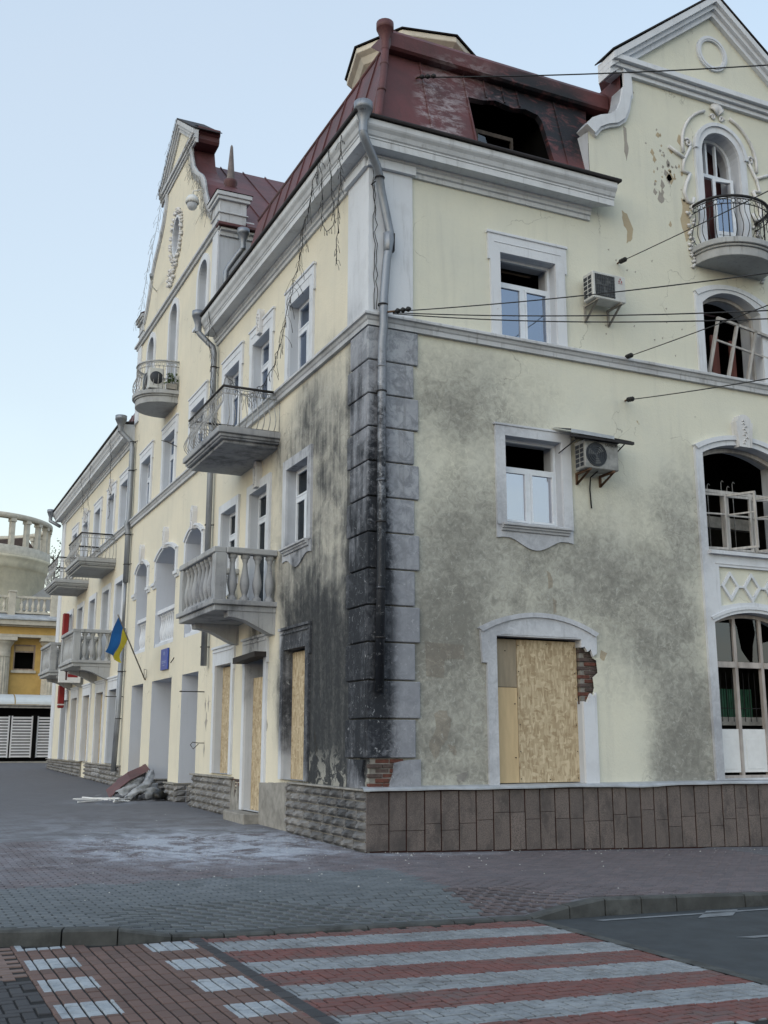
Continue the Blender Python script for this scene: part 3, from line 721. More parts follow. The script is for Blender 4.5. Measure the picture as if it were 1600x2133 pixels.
# exposed brickwork at the broken jamb
def brick_patch(F, poly, d, parent, seed, w=.25, h=.075, red=.35, inside=None):
    r = random.Random(seed)
    us = [p[0] for p in poly]; zs = [p[1] for p in poly]
    m = MB(); m.box(F, min(us)-.08, max(us)+.08, min(zs)-.06, max(zs)+.06, d-.10, d-.035); base = m.build('brick_patch', M_MORTAR, parent)
    z = min(zs)-.03; row = 0
    while z < max(zs)+.02:
        u = min(us)-.12+(w/2 if row % 2 else 0)
        while u < max(us)+.05:
            b = MB(); dd = d-.012+r.uniform(-.022, .01); g = .012
            b.box(F, u+g/2, u+w-g/2, z+g/2, z+h-g/2, d-.09, dd)
            u0 = min(us)-.08; 
            b.build('brick', M_BRICKR if r.random() < red else M_BRICKG, base, .008); u += w
        z += h; row += 1
    return base
brick_patch(RF, [(4.20,2.33),(4.45,3.30)], -.03, B, 3, red=.3)

# ---- the gable axis of the right facade
# tall ground-floor window under one frame with the panel and the window above
c = AX
lo = archpoly(c, 1.01, 1.00, 3.89, .22); HR.append(lo)
b = MB(); bar = .06; d0, d1 = -.26, -.18
def vbar(b, F, u, z0, z1, w=.07, dd0=-.26, dd1=-.18): b.box(F, u-w/2, u+w/2, z0, z1, dd0, dd1)
crown = lambda u: 3.89+.22*(1-((u-c)/1.01)**2)
for u in (c-.98, c-.33, c+.33, c+.98): vbar(b, RF, u, 1.0, crown(u)-.02)
b.box(RF, c-.95, c-.365, 3.06, 3.17, -.26, -.165); b.box(RF, c-.295, c+.295, 3.06, 3.17, -.26, -.165); b.box(RF, c+.365, c+.95, 3.06, 3.17, -.26, -.165)
b.box(RF, c-1.0, c+1.0, 1.0, 1.05, -.265, -.12)
ar = arc(c, 1.005, 3.885, .215, 16); ar2 = arc(c, .95, 3.83, .20, 16)
b.solid(RF, ar+list(reversed(ar2)), [], -.262, -.178)
wlow = b.build('window', simple('scorched_white_wood', (.54,.49,.46), .7, 0, .6, 5, .003, (1,1,.25)), B); reveal(RF, wlow, lo)
for (u0, u1) in ((c-.945, c-.365), (c-.295, c+.295), (c+.365, c+.945)):
    s = MB(); s.box(RF, u0, u1, 1.10, 1.90, -.235, -.20); 
    s.box(RF, u0+.09, u1-.09, 1.16, 1.72, -.20, -.192); s.build('white_panel', M_WHITE, wlow, .004)
s = MB(); s.box(RF, c-.945, c-.37, 3.18, 3.92, -.225, -.219); s.build('pane', M_GLASSD, wlow)
s = MB(); s.solid(RF, [(c-.29,3.18),(c+.05,3.18),(c-.06,3.30),(c-.15,3.42),(c-.22,3.85),(c-.29,4.0)], [], -.225, -.219); s.build('broken_pane', M_GLASSD, wlow)
s = MB(); s.solid(RF, [(c+.29,3.18),(c+.12,3.18),(c+.16,3.5),(c+.24,3.75),(c+.2,4.03),(c+.29,4.02)], [], -.225, -.219); s.build('broken_pane', M_GLASSD, wlow)
s = MB(); s.solid(RF, [(c+.37,3.18),(c+.9,3.18),(c+.7,3.3),(c+.55,3.6),(c+.37,3.55)], [], -.225, -.219); s.build('broken_pane', M_GLASSD, wlow)
s = MB()   # green slatted shutter, bars and beam standing inside
for k in range(26): s.box(RF, c-.55+.062*k, c-.51+.062*k, 2.12, 2.72, -1.3, -1.28)
s.build('inner_shutter', M_GREENC, wlow)
s = MB(); 
for k in range(14): s.box(RF, c-.95+.145*k, c-.94+.145*k, 2.05, 3.0, -.62, -.61)
s.box(RF, c-1, c+1, 2.30, 2.315, -.63, -.615); s.build('inner_grille', M_IRON, wlow)
s = MB(); s.box(RF, c-1.0, c+1.0, 1.98, 2.14, -.9, -.7); s.build('inner_beam', M_STEPC, wlow)
# upper window of the axis, casements hanging open
up = archpoly(c, 1.04, 5.28, 7.22, .25); HR.append(up)
b = MB()
for u in (c-1.01, c-.36, c+.36, c+1.01): vbar(b, RF, u, 5.30, 6.55 if abs(u-c) < .5 else 7.23, .06)
b.box(RF, c-.98, c+.98, 6.50, 6.56, -.262, -.178); b.box(RF, c-1.03, c+1.03, 5.29, 5.34, -.262, -.12)
ar = arc(c, 1.035, 7.215, .245, 16); ar2 = arc(c, .97, 7.15, .23, 16); b.solid(RF, ar+list(reversed(ar2)), [], -.262, -.178)
wup = b.build('window', M_WOODW, B); reveal(RF, wup, up)
def sash(name, parent, hinge, ang, w, z0, z1, mat, tilt=0.0, rail=.62, bars=.045, glass=None):
    """loose casement leaf; local x along its width"""
    s = MB(); F2 = lambda u, z, d: (u, -d, z)
    s.box(F2, 0, bars, 0, z1-z0, -.02, .02); s.box(F2, w-bars, w, 0, z1-z0, -.02, .02)
    s.box(F2, bars, w-bars, 0, bars, -.02, .02); s.box(F2, bars, w-bars, z1-z0-bars, z1-z0, -.02, .02)
    s.box(F2, bars, w-bars, (z1-z0)*rail, (z1-z0)*rail+.03, -.016, .016)
    o = s.build(name, mat, parent); o.location = hinge; o.rotation_euler = (0, tilt, ang); return o
sash('casement', wup, (c-.97, .20, 5.35), rad(-8), .6, 5.35, 6.48, M_WOODW)
sash('casement', wup, (c-.33, .20, 5.35), rad(-62), .62, 5.35, 6.48, M_WOODW)
sash('casement', wup, (c-.30, .19, 5.35), rad(-4), .6, 5.35, 6.48, M_WOODW)
sash('casement', wup, (c+.40, .19, 5.35), rad(-25), .6, 5.35, 6.46, M_WOODW)
sash('casement', wup, (c+.36, .21, 5.35), rad(-70), .55, 5.35, 6.46, M_WOODW)
s = MB()
for k, u in enumerate((c-.88, c-.74, c-.6, c-.25, c+.12, c+.27, c+.42)):
    z = 6.95 if k % 2 == 0 else 6.85; s.tube([RF(u, 5.4, -.75), RF(u, z-.05, -.75), RF(u+.03, z, -.75), RF(u+.07, z-.03, -.75)], .009, 5)
s.tube([RF(c-1, 6.72, -.75), RF(c+1, 6.72, -.75)], .010, 5); s.build('inner_grille', M_IRONP, wup)
s = MB(); s.box(RF, c-1.0, c+1.0, 5.95, 6.18, -.95, -.8); s.build('inner_beam', M_STEPC, wup)
# common frame: arch, side strips, panel and keystone
out = [(c-1.20, ZPL+.05), (c+1.20, ZPL+.05), (c+1.22, 7.33)] + arc(c, 1.22, 7.33, .30, 18)
pan = rectpoly(c-.82, c+.82, 4.30, 4.96)
pan = [(c-.82, 4.20), (c-.4, 4.28), (c, 4.31), (c+.4, 4.28), (c+.82, 4.20), (c+.82, 4.97), (c-.82, 4.97)]
b = MB(); b.solid(RF, out, [lo, up, pan], 0, .06)
ar = arc(c, 1.25, 7.35, .31, 18); ar2 = arc(c, 1.17, 7.28, .29, 18); b.solid(RF, ar+list(reversed(ar2)), [], 0, .10)
ar = arc(c, 1.10, 3.98, .25, 18); ar2 = arc(c, 1.06, 3.93, .24, 18); b.solid(RF, ar+list(reversed(ar2)), [], .05, .085)
b.box(RF, c-1.06, c+1.06, 5.20, 5.27, .03, .15); b.box(RF, c-.9, c+.9, 5.02, 5.05, .055, .075)
fr = b.build('surround', M_TRIM, wup, .006); keystone(RF, wup, c, 7.42, 8.10, .44, .16)
b = MB()
for u in (c-.54, c, c+.54):
    q = lambda r_, t: [(u-.22*r_, 4.60), (u, 4.60-.29*r_), (u+.22*r_, 4.60), (u, 4.60+.29*r_)]
    b.solid(RF, q(1, 0), [q(.72, 0)], .0, .05)
b.box(RF, c-.36, c-.18, 4.58, 4.62, 0, .045); b.box(RF, c+.18, c+.36, 4.58, 4.62, 0, .045)
b.build('diamond_ornament', M_TRIM, wup, .005)
# third floor arched window with the frame that fell out of it
l3 = archpoly(c, .77, ZS1+.01, 10.42, .32); HR.append(l3)
b = MB(); vbar(b, RF, c-.74, ZS1+.02, 10.42, .05, -.24, -.18); vbar(b, RF, c+.74, ZS1+.02, 10.42, .05, -.24, -.18)
ar = arc(c, .765, 10.415, .315, 16); ar2 = arc(c, .71, 10.36, .30, 16); b.solid(RF, ar+list(reversed(ar2)), [], -.242, -.178)
w3 = b.build('window', M_WOODW, B); reveal(RF, w3, l3)
out = [(c-.95, ZS1), (c+.95, ZS1), (c+.95, 10.62)] + arc(c, .95, 10.62, .26, 18)
b = MB(); b.solid(RF, out, [l3], 0, .05); ar = arc(c, .97, 10.64, .265, 18); ar2 = arc(c, .89, 10.56, .25, 18); b.solid(RF, ar+list(reversed(ar2)), [], 0, .075)
b.build('surround', M_TRIM, w3, .006)
# fallen triple sash, leaning in the opening
s = MB(); F2 = lambda u, z, d: (u, -d, z)
for u in (0, .48, .96, 1.40): s.box(F2, u, u+.055, 0, 1.22, -.03, .03)
s.box(F2, .055, 1.4, 0, .05, -.03, .03); s.box(F2, .055, 1.4, 1.17, 1.22, -.03, .03); s.box(F2, .055, 1.4, .72, .755, -.02, .02)
s = s.build('fallen_sash', M_WOODW, w3); s.location = (c-.60, .12, 8.97); s.rotation_euler = (rad(8), rad(9), rad(-2))
s = MB(); s.box(RF, c-.62, c-.42, 8.95, 10.0, -.5, -.46); s.box(RF, c-.15, c+.05, 8.95, 10.0, -.5, -.46); s.box(RF, c+.35, c+.5, 8.95, 9.95, -.5, -.46); s.build('curtain', M_CURT, w3)
# balcony door in the gable
dr = archpoly(c, .52, 11.60, 13.90, .52); HR.append(dr)
b = MB(); d0, d1 = -.30, -.23
b.box(RF, c-.52, c-.46, 11.6, 13.9, d0, d1); b.box(RF, c+.46, c+.52, 11.6, 13.9, d0, d1); b.box(RF, c-.46, c+.46, 13.50, 13.58, d0, d1)
ar = arc(c, .515, 13.9, .515, 16); ar2 = arc(c, .45, 13.9, .45, 16); b.solid(RF, ar+list(reversed(ar2)), [], d0, d1)
b.box(RF, c-.17, c-.12, 13.58, 14.3, d0, d1); b.box(RF, c+.10, c+.14, 13.58, 14.3, d0, d1)
wd = b.build('balcony_door', M_PVC, B); reveal(RF, wd, dr)
s = MB(); s.box(F2, 0, .07, 0, 1.85, -.025, .025); s.box(F2, .42, .49, 0, 1.85, -.025, .025); s.box(F2, .07, .42, 1.78, 1.85, -.025, .025); s.box(F2, .07, .42, .55, .63, -.025, .025); s.box(F2, .07, .42, 0, .08, -.025, .025); s.box(F2, .07, .42, .08, .55, -.012, .012); s.box(F2, .07, .42, 1.4, 1.43, -.02, .02)
s = s.build('door_leaf', M_PVC, wd); s.location = (c-.06, .20, 11.63); s.rotation_euler = (0, 0, rad(-12))
s = MB(); s.box(F2, .075, .415, .64, 1.4, -.006, .006); s = s.build('pane', M_GLASS, wd); s.location = (c-.06, .20, 11.63); s.rotation_euler = (0, 0, rad(-12))
b = MB(); out = archpoly(c, .70, 11.60, 13.92, .70, 18); b.solid(RF, out, [dr], 0, .06)
ar = arc(c, .72, 13.92, .72, 18); ar2 = arc(c, .64, 13.92, .64, 18); b.solid(RF, ar+list(reversed(ar2)), [], 0, .10); b.build('surround', M_TRIM, wd, .006)
# stucco scrolls around the door
def scroll(F, pts, r=.03): 
    b_.tube([F(u, z, .03) for (u, z) in pts], r, 6)
b_ = MB()
def spiral(u, z, r0, turns, sgn, a0): 
    n = 18; return [(u+sgn*(r0*(1-.8*k/n))*math.cos(a0+turns*2*math.pi*k/n), z+(r0*(1-.8*k/n))*math.sin(a0+turns*2*math.pi*k/n)) for k in range(n+1)]
for sg in (-1, 1):
    scroll(RF, [(c+sg*1.02*math.cos(t*math.pi/18), 13.92+1.02*math.sin(t*math.pi/18)) for t in range(-1, 8)], .035)
    scroll(RF, spiral(c+sg*.86, 14.0, .10, 1.2, sg, .5), .025)
    scroll(RF, [(c+sg*1.38, 13.78), (c+sg*.98, 13.60)], .035); scroll(RF, [(c+sg*.80, 13.92), (c+sg*1.0, 13.55), (c+sg*1.06, 13.30), (c+sg*.86, 13.28)], .035)
    scroll(RF, [(c+sg*.86, 13.28), (c+sg*.98, 13.02), (c+sg*1.04, 12.82), (c+sg*.98, 12.62), (c+sg*.84, 12.60), (c+sg*.80, 12.74)], .04)
    rr = random.Random(5+sg)
    for k in range(26):
        z = 12.55-.055*k; u = c+sg*(.92+rr.uniform(-.10, .10)*(1 if k < 18 else .4)); a = rr.uniform(0, 6)
        b_.tube([RF(u, z, .0), RF(u+.04*math.cos(a), z+.04*math.sin(a), .05), RF(u+.08*math.cos(a), z+.06*math.sin(a), .01)], [.03, .035, .012], 5)
for k in range(11):
    a = rad(20+14*k); b_.tube([RF(c, 14.86, .05), RF(c+.11*math.cos(a), 14.92+.11*math.sin(a), .08), RF(c+.20*math.cos(a), 14.95+.20*math.sin(a), .04)], [.022, .03, .018], 6)
scroll(RF, spiral(c-.12, 14.80, .07, 1.2, -1, 0), .022); scroll(RF, spiral(c+.12, 14.80, .07, 1.2, 1, 0), .022)
b_.build('stucco_scrollwork', M_ORN, B)

# ---- left facade windows
def plain3(F, H, c, key=False, glass=None, sub=True, open_low=False, w=.60):
    lp = rectpoly(c-w, c+w, ZS1+.01, 10.57); H.append(lp)
    o = casement(F, c, w, ZS1+.03, 10.57, .17, 9.98, glass or M_GLASS); reveal(F, o, lp); surround(F, o, lp, eared(c, w+.20, ZS1, 10.92), .05, M_TRIM); hood(F, o, c, w+.22, 10.92)
    if key: keystone(F, o, c, 10.62, 11.22, .30, .13)
    return o
def plain2(F, H, c, key=False, apron=True, zb=5.44, w=.60, mat=None):
    lp = rectpoly(c-w, c+w, zb, 7.03); H.append(lp)
    o = casement(F, c, w, zb, 7.03, .17, 6.42, M_GLASSD); reveal(F, o, lp); surround(F, o, lp, rectpoly(c-w-.2, c+w+.2, zb-.05, 7.23), .05, mat or M_TRIM)
    if apron: apron_sill(F, o, c, w, zb+.01)
    if key: keystone(F, o, c, 7.06, 7.66, .30, .13)
    return o
plain3(LF, HL, 3.45); plain3(LF, HL, 5.90, True); plain3(LF, HL, 8.13)
plain2(LF, HL, 3.42); plain2(LF, HL, 5.84, True, False, 4.42); plain2(LF, HL, 8.05)
# ground floor of the near block
def gwin(c, z0, w=.60, board=True, top=None, dark=False, osb_top=3.36, dz=0):
    lp = rectpoly(c-w, c+w, z0, 3.40); HL.append(lp)
    b = MB(); out = eared(c, w+.17, max(z0, ZPL+.02) if z0 > .5 else z0, 3.80, .05, .55); b.solid(LF, out, [lp], 0, .05)
    b.box(LF, c-w-.23, c+w+.23, 3.785, 3.835, 0, .09); b.box(LF, c-w-.17, c+w+.17, 3.70, 3.73, .04, .075)
    o = b.build('window', M_TRIM, B, .006); reveal(LF, o, lp)
    if board:
        s = MB(); s.box(LF, c-w+.02, c+w-.005, z0+.005, osb_top, -.17, -.15); s.build('osb_board', M_OSB, o)
    return o
gwin(3.38, ZPL+.05); gd = gwin(5.80, .28, .61, osb_top=3.0); gwin(8.10, ZPL+.05, .63)
s = MB(); s.solid(LF, [(5.0,3.36),(6.5,3.30),(6.5,3.42),(5.0,3.46)], [], .0, .30); s.build('scorched_canopy', M_ROOFD, gd)
s = MB(); s.box(LF, 5.2, 6.6, .02, .27, -.1, .38); s.build('door_step', M_STEPC, B, .02)
# windows of the far block
FB = (20.95, 23.35, 26.1, 28.9, 31.6)
for i, c in enumerate(FB):
    plain3(LF, HL, c, i in (1, 3)); plain2(LF, HL, c, False, i in (0, 2, 4), 5.44 if i in (0, 2, 4) else 4.42); gwin(c+.15, .55 if i == 1 else ZPL+.05, .68, i in (1, 2, 3))
# gable bay: third floor, attic arches, loggias and entrances
for c in (11.3, 14.46, 17.55): plain3(LF, HL, c, w=.68)
for c, z0 in ((11.28, 12.95), (14.6, 11.72), (17.65, 12.95)):
    lp = archpoly(c, .46, z0, 14.28, .46, 14); HL.append(lp)
    b = MB(); b.box(LF, c-.46, c-.40, z0, 14.3, -.25, -.18); b.box(LF, c+.40, c+.46, z0, 14.3, -.25, -.18); b.box(LF, c-.4, c+.4, 13.75, 13.82, -.25, -.18); b.box(LF, c-.03, c+.03, z0, 13.75, -.25, -.18)
    ar = arc(c, .455, 14.28, .455, 14); ar2 = arc(c, .39, 14.28, .39, 14); b.solid(LF, ar+list(reversed(ar2)), [], -.25, -.18)
    o = b.build('attic_window', M_PVC, B); reveal(LF, o, lp)
    s = MB(); s.box(LF, c-.42, c+.42, z0, 14.55, -.23, -.225); s.build('pane', M_GLASSD, o)
    s = MB(); s.solid(LF, archpoly(c, .63, z0, 14.30, .62, 16), [lp], 0, .05)
    if z0 > 12: s.box(LF, c-.7, c+.7, z0-.09, z0-.01, 0, .10)
    s.build('surround', M_TRIM, o, .006)
GC = 14.45
LOG = ((11.16, .78), (14.25, 1.15), (17.38, .78))
for (c, hw) in LOG:
    lp = archpoly(c, hw, 4.34, 6.86, .27, 16); HL.append(lp)
    b = MB(); out = [(c-hw-.17, 6.30), (c-hw, 6.30), (c-hw, 6.86)] + list(reversed(arc(c, hw, 6.86, .27, 16)[1:-1])) + [(c+hw, 6.86), (c+hw, 6.30), (c+hw+.17, 6.30), (c+hw+.17, 6.93)] + arc(c, hw+.17, 6.93, .30, 16)[1:-1] + [(c-hw-.17, 6.93)]
    b.solid(LF, out, [], 0, .05); ar = arc(c, hw+.19, 6.94, .31, 16); ar2 = arc(c, hw+.10, 6.90, .29, 16); b.solid(LF, ar+list(reversed(ar2)), [], 0, .09)
    o = b.build('loggia', M_TRIM, B, .005); reveal(LF, o, lp, -1.4, 0, M_LOGGIA); keystone(LF, o, c, 7.10, 7.74, .30, .13)
    s = MB(); s.box(LF, c-hw-.3, c+hw+.3, 3.3, 7.3, -1.5, -1.4); s.build('loggia_back', M_LOGGIA, o)
    s = MB()   # parapet of turned balusters
    s.box(LF, c-hw+.002, c+hw-.002, 5.30, 5.42, -.34, -.06); s.box(LF, c-hw+.002, c+hw-.002, 4.34, 4.44, -.34, -.02); s.build('parapet_rail', M_TRIM, o, .01)
    o['nb'] = int(hw*2/.23)
    ent = rectpoly(c-hw-.02, c+hw+.02, .12, 3.38); HL.append(ent)
    e = MB(); e.strip(LF, ent, -1.5, 0); e.box(LF, c-hw-.1, c+hw+.1, .1, 3.5, -1.58, -1.5); e.build('entrance_recess', M_LOGGIA, B)
    # impost blocks
    for s_ in (-1, 1):
        q = MB(); u = c+s_*(hw+.20); q.sweep([(0, 6.10), (.04, 6.10), (.05, 6.16), (.09, 6.18), (.09, 6.27), (0, 6.30)], [lambda d: (-d-.002, u-.20-d*.0), lambda d: (-d-.002, u+.20)]); q.build('impost', M_TRIM, o)
s = MB(); s.box(LF, 16.6, 18.15, .4, 1.50, -.55, -.5); s.build('ochre_board', simple('ochre_board_paint', (.21,.125,.035), .8, 0, .2, 4, .002), B)
s = MB(); s.box(LF, 16.62, 16.95, .75, 1.05, -.50, -.47); s.build('yellow_box', M_YELLOW, B)

# ---- turned baluster, shared by balconies and loggias
def baluster_mesh(h=.86, r=.085):
    b = MB(); P = [(.95,0),(.95,.07),(.62,.085),(.50,.12),(.60,.16),(.88,.26),(1.0,.36),(.90,.47),(.62,.62),(.46,.76),(.44,.82),(.60,.85),(.60,.88),(.80,.92),(.95,.93),(.95,1.0)]
    b.lathe([(p*r, z*h) for p, z in P], (0,0,0), 10); return b.mesh('baluster', M_BALC)
M_SPIRE = simple('spire_zinc', (.20,.17,.165), .7, .1, .4, 6, .004)
BAL = baluster_mesh()
BALW = BAL.copy(); BALW.materials.clear(); BALW.materials.append(M_TRIM)
for o in [x for x in COL.objects if x.name.startswith('loggia') and 'nb' in x]:
    pass
lg = [x for x in COL.objects if 'nb' in x]
for o, (c, hw) in zip(lg, LOG):
    n = o['nb']; del o['nb']
    for k in range(n): inst(BALW, 'baluster', LF(c-hw+(k+.5)*2*hw/n, 4.44, -.2), (0,0,0), (.95,.95,1.0), o)

# ---- gable outlines (offset from axis, height)
GR = [(3.40,12.0),(3.40,13.62),(3.26,13.80),(3.05,13.92),(2.82,14.00),(2.64,14.15),(2.53,14.40),(2.47,14.70),(2.43,14.74),(2.43,15.16)]
GLc = 14.8
GLO = [(4.95,12.0),(4.95,16.02),(4.30,16.02),(4.25,15.80),(3.85,16.15),(3.45,16.78),(3.22,17.25),(2.95,17.54),(2.30,18.0),(1.90,18.4),(1.67,18.8),(1.52,19.28)]
wr = [(0,.1),(16.34,.1),(16.34,12.0)] + [(AX+o, z) for o, z in GR] + [(AX+2.70,15.2),(AX+2.5,15.45),(AX,17.35),(AX-2.5,15.45),(AX-2.70,15.2)] + [(AX-o, z) for o, z in reversed(GR)] + [(0,12.0)]
b = MB(); b.solid(RF, wr, HR, -.5, 0, sides=False); b.build('wall', M_PLASTER, B)
oval = [(GLc-.1+.42*math.cos(2*math.pi*k/20), 17.05+.60*math.sin(2*math.pi*k/20)) for k in range(20)]
HL.append(oval)
wl = [(0,.1),(35.5,.1),(35.5,12.0)] + [(GLc+o, z) for o, z in GLO] + [(GLc+1.95,19.3),(GLc+1.85,19.55),(GLc,20.85),(GLc-1.85,19.55),(GLc-1.95,19.3)] + [(GLc-o, z) for o, z in reversed(GLO)] + [(0,12.0)]
b = MB(); b.solid(LF, wl, HL, -.5, 0, sides=False); b.build('wall', M_PLASTER_L, B)
b = MB(); b.quad((0,35.5,.1),(12,35.5,.1),(12,35.5,12),(0,35.5,12)); b.quad((16.34,0,.1),(16.34,12,.1),(16.34,12,12),(16.34,0,12)); b.quad((12,12,0),(12,35.5,0),(12,35.5,14.8),(12,12,14.8)); b.quad((12,12,0),(16.34,12,0),(16.34,12,14.8),(12,12,14.8)); b.build('rear_wall', M_PLASTER_F, B)
# dark burnt interior behind the openings
b = MB(); b.quad((3.4,3.4,0),(16.3,3.4,0),(16.3,3.4,12),(3.4,3.4,12)); b.quad((3.4,3.4,0),(3.4,35.4,0),(3.4,35.4,12),(3.4,3.4,12))
for z in (.5, 4.25, 8.55, 12.05):
    b.quad((.52,.52,z),(16.3,.52,z),(16.3,3.4,z),(.52,3.4,z)); b.quad((.52,3.4,z),(3.4,3.4,z),(3.4,35.4,z),(.52,35.4,z))
b.quad((1.6,10.9,12),(1.6,18.1,12),(1.6,18.1,16.1),(1.6,10.9,16.1)); b.quad((1.6,13.4,16.1),(1.6,15.7,16.1),(1.6,15.7,17.9),(1.6,13.4,17.9)); b.quad((6.7,1.6,12),(9.6,1.6,12),(9.6,1.6,15.2),(6.7,1.6,15.2))
for x in (1.5, 5.5, 10.9): b.quad((x,.52,0),(x,3.4,0),(x,3.4,12),(x,.52,12))
for y in (1.2, 4.6, 7.0, 9.4, 19.3, 22.2, 24.8, 27.5, 30.2): b.quad((.52,y,0),(3.4,y,0),(3.4,y,12),(.52,y,12))
b.build('burnt_rooms', M_INNER, B)

# ---- string course, cornice, corner pilaster, quoins
XR, YL = 16.34, 35.5
b = MB(); prof = [(0,ZS0),(.07,ZS0),(.07,ZS0+.08),(.09,ZS0+.10),(.11,ZS0+.15),(.15,ZS0+.165),(.15,ZS1-.02),(.14,ZS1),(0,ZS1+.015)]
b.sweep(prof, [lambda d: (-d, YL), lambda d: (-d, -d), lambda d: (XR, -d)]); b.build('string_course', M_TRIMD, B)
def cornice(name, sts, sts_top):
    b = MB(); P = [(0,11.64),(.05,11.64),(.05,11.72),(.09,11.735),(.09,11.80),(.13,11.825),(.13,11.87),(.36,11.87),(.36,11.99),(.375,12.0),(.375,12.03),(.40,12.05),(.43,12.12),(.475,12.17),(.49,12.20),(.49,12.30),(0,12.33)]
    b.sweep(P, sts); o = b.build(name, M_CORN, B)
    t = MB(); t.sweep([(-.1,12.36),(.54,12.315),(.55,12.345),(.54,12.375),(-.1,12.45)], sts_top); t.build('gutter_flashing', M_ROOFD, o); return o
M_CORN = trim('cornice_white', (.58,.60,.63), .75, .3)
cornice('cornice', [lambda d: (-d, 9.62), lambda d: (-d, -d), lambda d: (4.69 if d < .2 else 5.05, -d)], [lambda d: (-d, 9.66), lambda d: (-d, -d), lambda d: (5.12, -d)])
cornice('cornice', [lambda d: (-d, 35.5+d), lambda d: (-d, 19.75)], [lambda d: (-d, 35.5+d), lambda d: (-d, 19.72)])
cornice('cornice', [lambda d: (11.65 if d < .2 else 11.29, -d), lambda d: (XR, -d)], [lambda d: (11.2, -d), lambda d: (XR, -d)])
b = MB()   # corner pilaster above the string course
b.box(RF, -.05, .81, ZS1, 11.63, 0, .05); b.box(LF, .0, .88, ZS1, 11.63, 0, .05)
b.box(RF, -.09, .85, 11.635, 11.80, .05, .13); b.box(LF, -.05, .92, 11.635, 11.80, .05, .13)
b.build('corner_pilaster', M_TRIM, B)
b = MB(); b.box(LF, 34.6, 35.5, .9, 11.63, 0, .05); b.build('end_pilaster', M_TRIM, B)
zq = [8.655,8.04,7.44,6.86,6.26,5.65,5.05,4.44,3.84,3.24,2.63,2.02,1.40]
for i in range(len(zq)-1):
    wr_, wl_ = (.90, .72) if i % 2 == 0 else (.81, .84)
    z1, z0 = zq[i]-.012, zq[i+1]+.012
    b = MB(); b.box(RF, -.055, wr_, z0, z1, 0, .055); b.box(LF, 0, wl_, z0, z1, 0, .055); b.build('quoin_block', M_QUOIN, B, .012)
b = MB()   # lowest, broken quoins leave the brick core bare
b.solid(RF, [(.33,ZPL+.04),(.9,ZPL+.04),(.9,1.385),(.72,1.38),(.55,1.36),(.42,1.33),(.40,1.15)], [], 0, .05)
b.build('quoin_block', M_QUOIN, B, .01)
b = MB(); b.solid(LF, [(.12,ZPL+.02),(.75,ZPL+.02),(.75,1.385),(.10,1.385),(.16,1.2)], [], 0, .05); b.build('quoin_block', M_QUOIN, B, .01)
brick_patch(RF, [(.10,ZPL+.06),(.36,1.48)], .045, B, 11, .25, .075, .6)
brick_patch(LF, [(6.66,.25),(7.05,.86)], .03, B, 12, .25, .075, .1)

# ---- right gable: coping scrolls, pediment, metal cladding
def gable_parts(F, c, O, scroll_from, pedh, zb, zt, hw, slope_in, thick, coping=.10):
    for sg in (-1, 1):
        cur = [(c+sg*o, z) for o, z in O]
        b = MB(); b.strip(F, cur[1:] if F is RF else cur[2:], -thick, -.012, closed=False); b.build('gable_cladding', M_ROOF, B)
        q = cur[scroll_from:]
        outp = [(u+sg*coping, z+coping*.75) for u, z in q]
        b = MB()
        for (k, dd) in ((1.0, .12), (.45, .07)):
            inn = [(u-sg*.10*(2-k), z-.07*(2-k)) for u, z in q]
            b.solid(F, outp+list(reversed(inn)), [], -.25 if F is RF else -.01, dd if F is RF else dd*.5)
        b.build('gable_coping', M_TRIMD if F is LF else M_TRIM, B, .006)
    b = MB(); kd = 1.0 if F is RF else .6
    for (a, e, d) in ((0,.10,.08*kd),(.10,.20,.15*kd),(.20,.32,.24*kd)): b.box(F, c-hw+.25-d, c+hw-.25+d, zb+a, zb+e, -.3 if F is RF else -.01, d)
    for (t0, t1, d) in ((0.0,.16,.26*kd),(.16,.28,.18*kd),(.28,.42,.10*kd)):
        for sg in (-1, 1):
            zz = lambda o, t: zt-(zt-zb-.32)*o/hw-t
            b.solid(F, [(c, zz(0,t0)), (c, zz(0,t1)), (c+sg*hw, zz(hw,t1)+ (.0)), (c+sg*hw, zz(hw,t0))], [], -.3 if F is RF else -.01, d+.001*sg)
    b.build('pediment', M_TRIMD if F is LF else M_TRIM, B, .006)
    b = MB()   # metal cap over the raking cornice, and the back of the gable
    for sg in (-1, 1):
        p = [(c, zt+.02), (c+sg*(hw+.04), zb+.34), (c+sg*(hw+.04), zb+.37), (c, zt+.055)]
        b.solid(F, p, [], -.35 if F is RF else -.72, .28*kd+.002*sg, back=True)
    b.build('pediment_cap', M_ROOFD, B)
    b = MB(); b.solid(F, [(c+o, z) for o, z in O]+[(c+hw-.35, zb+.3), (c, zt-.3), (c-hw+.35, zb+.3)]+[(c-o, z) for o, z in reversed(O)], [], 0, -thick, sides=False); b.build('gable_back', M_ROOF, B)
gable_parts(RF, AX, GR, 1, 0, 15.12, 17.68, 2.85, .8, .75)
gable_parts(LF, GLc, GLO, 3, 0, 19.22, 21.10, 2.2, .7, .70)
for sg in (-1, 1):
    x_ = AX+sg*2.49; b = MB(); b.bx(min(x_, x_+sg*.05), max(x_, x_+sg*.05), .0, .8, 14.55, 15.13); b.build('neck_plate', M_ROOF, B)
b = MB(); ring = lambda r: [(AX-.02+r*math.cos(2*math.pi*k/28), 16.36+r*math.sin(2*math.pi*k/28)) for k in range(28)]
b.solid(RF, ring(.42), [ring(.31)], 0, .05); b.solid(RF, ring(.38), [ring(.345)], .04, .065); b.build('roundel', M_TRIM, B, .006)
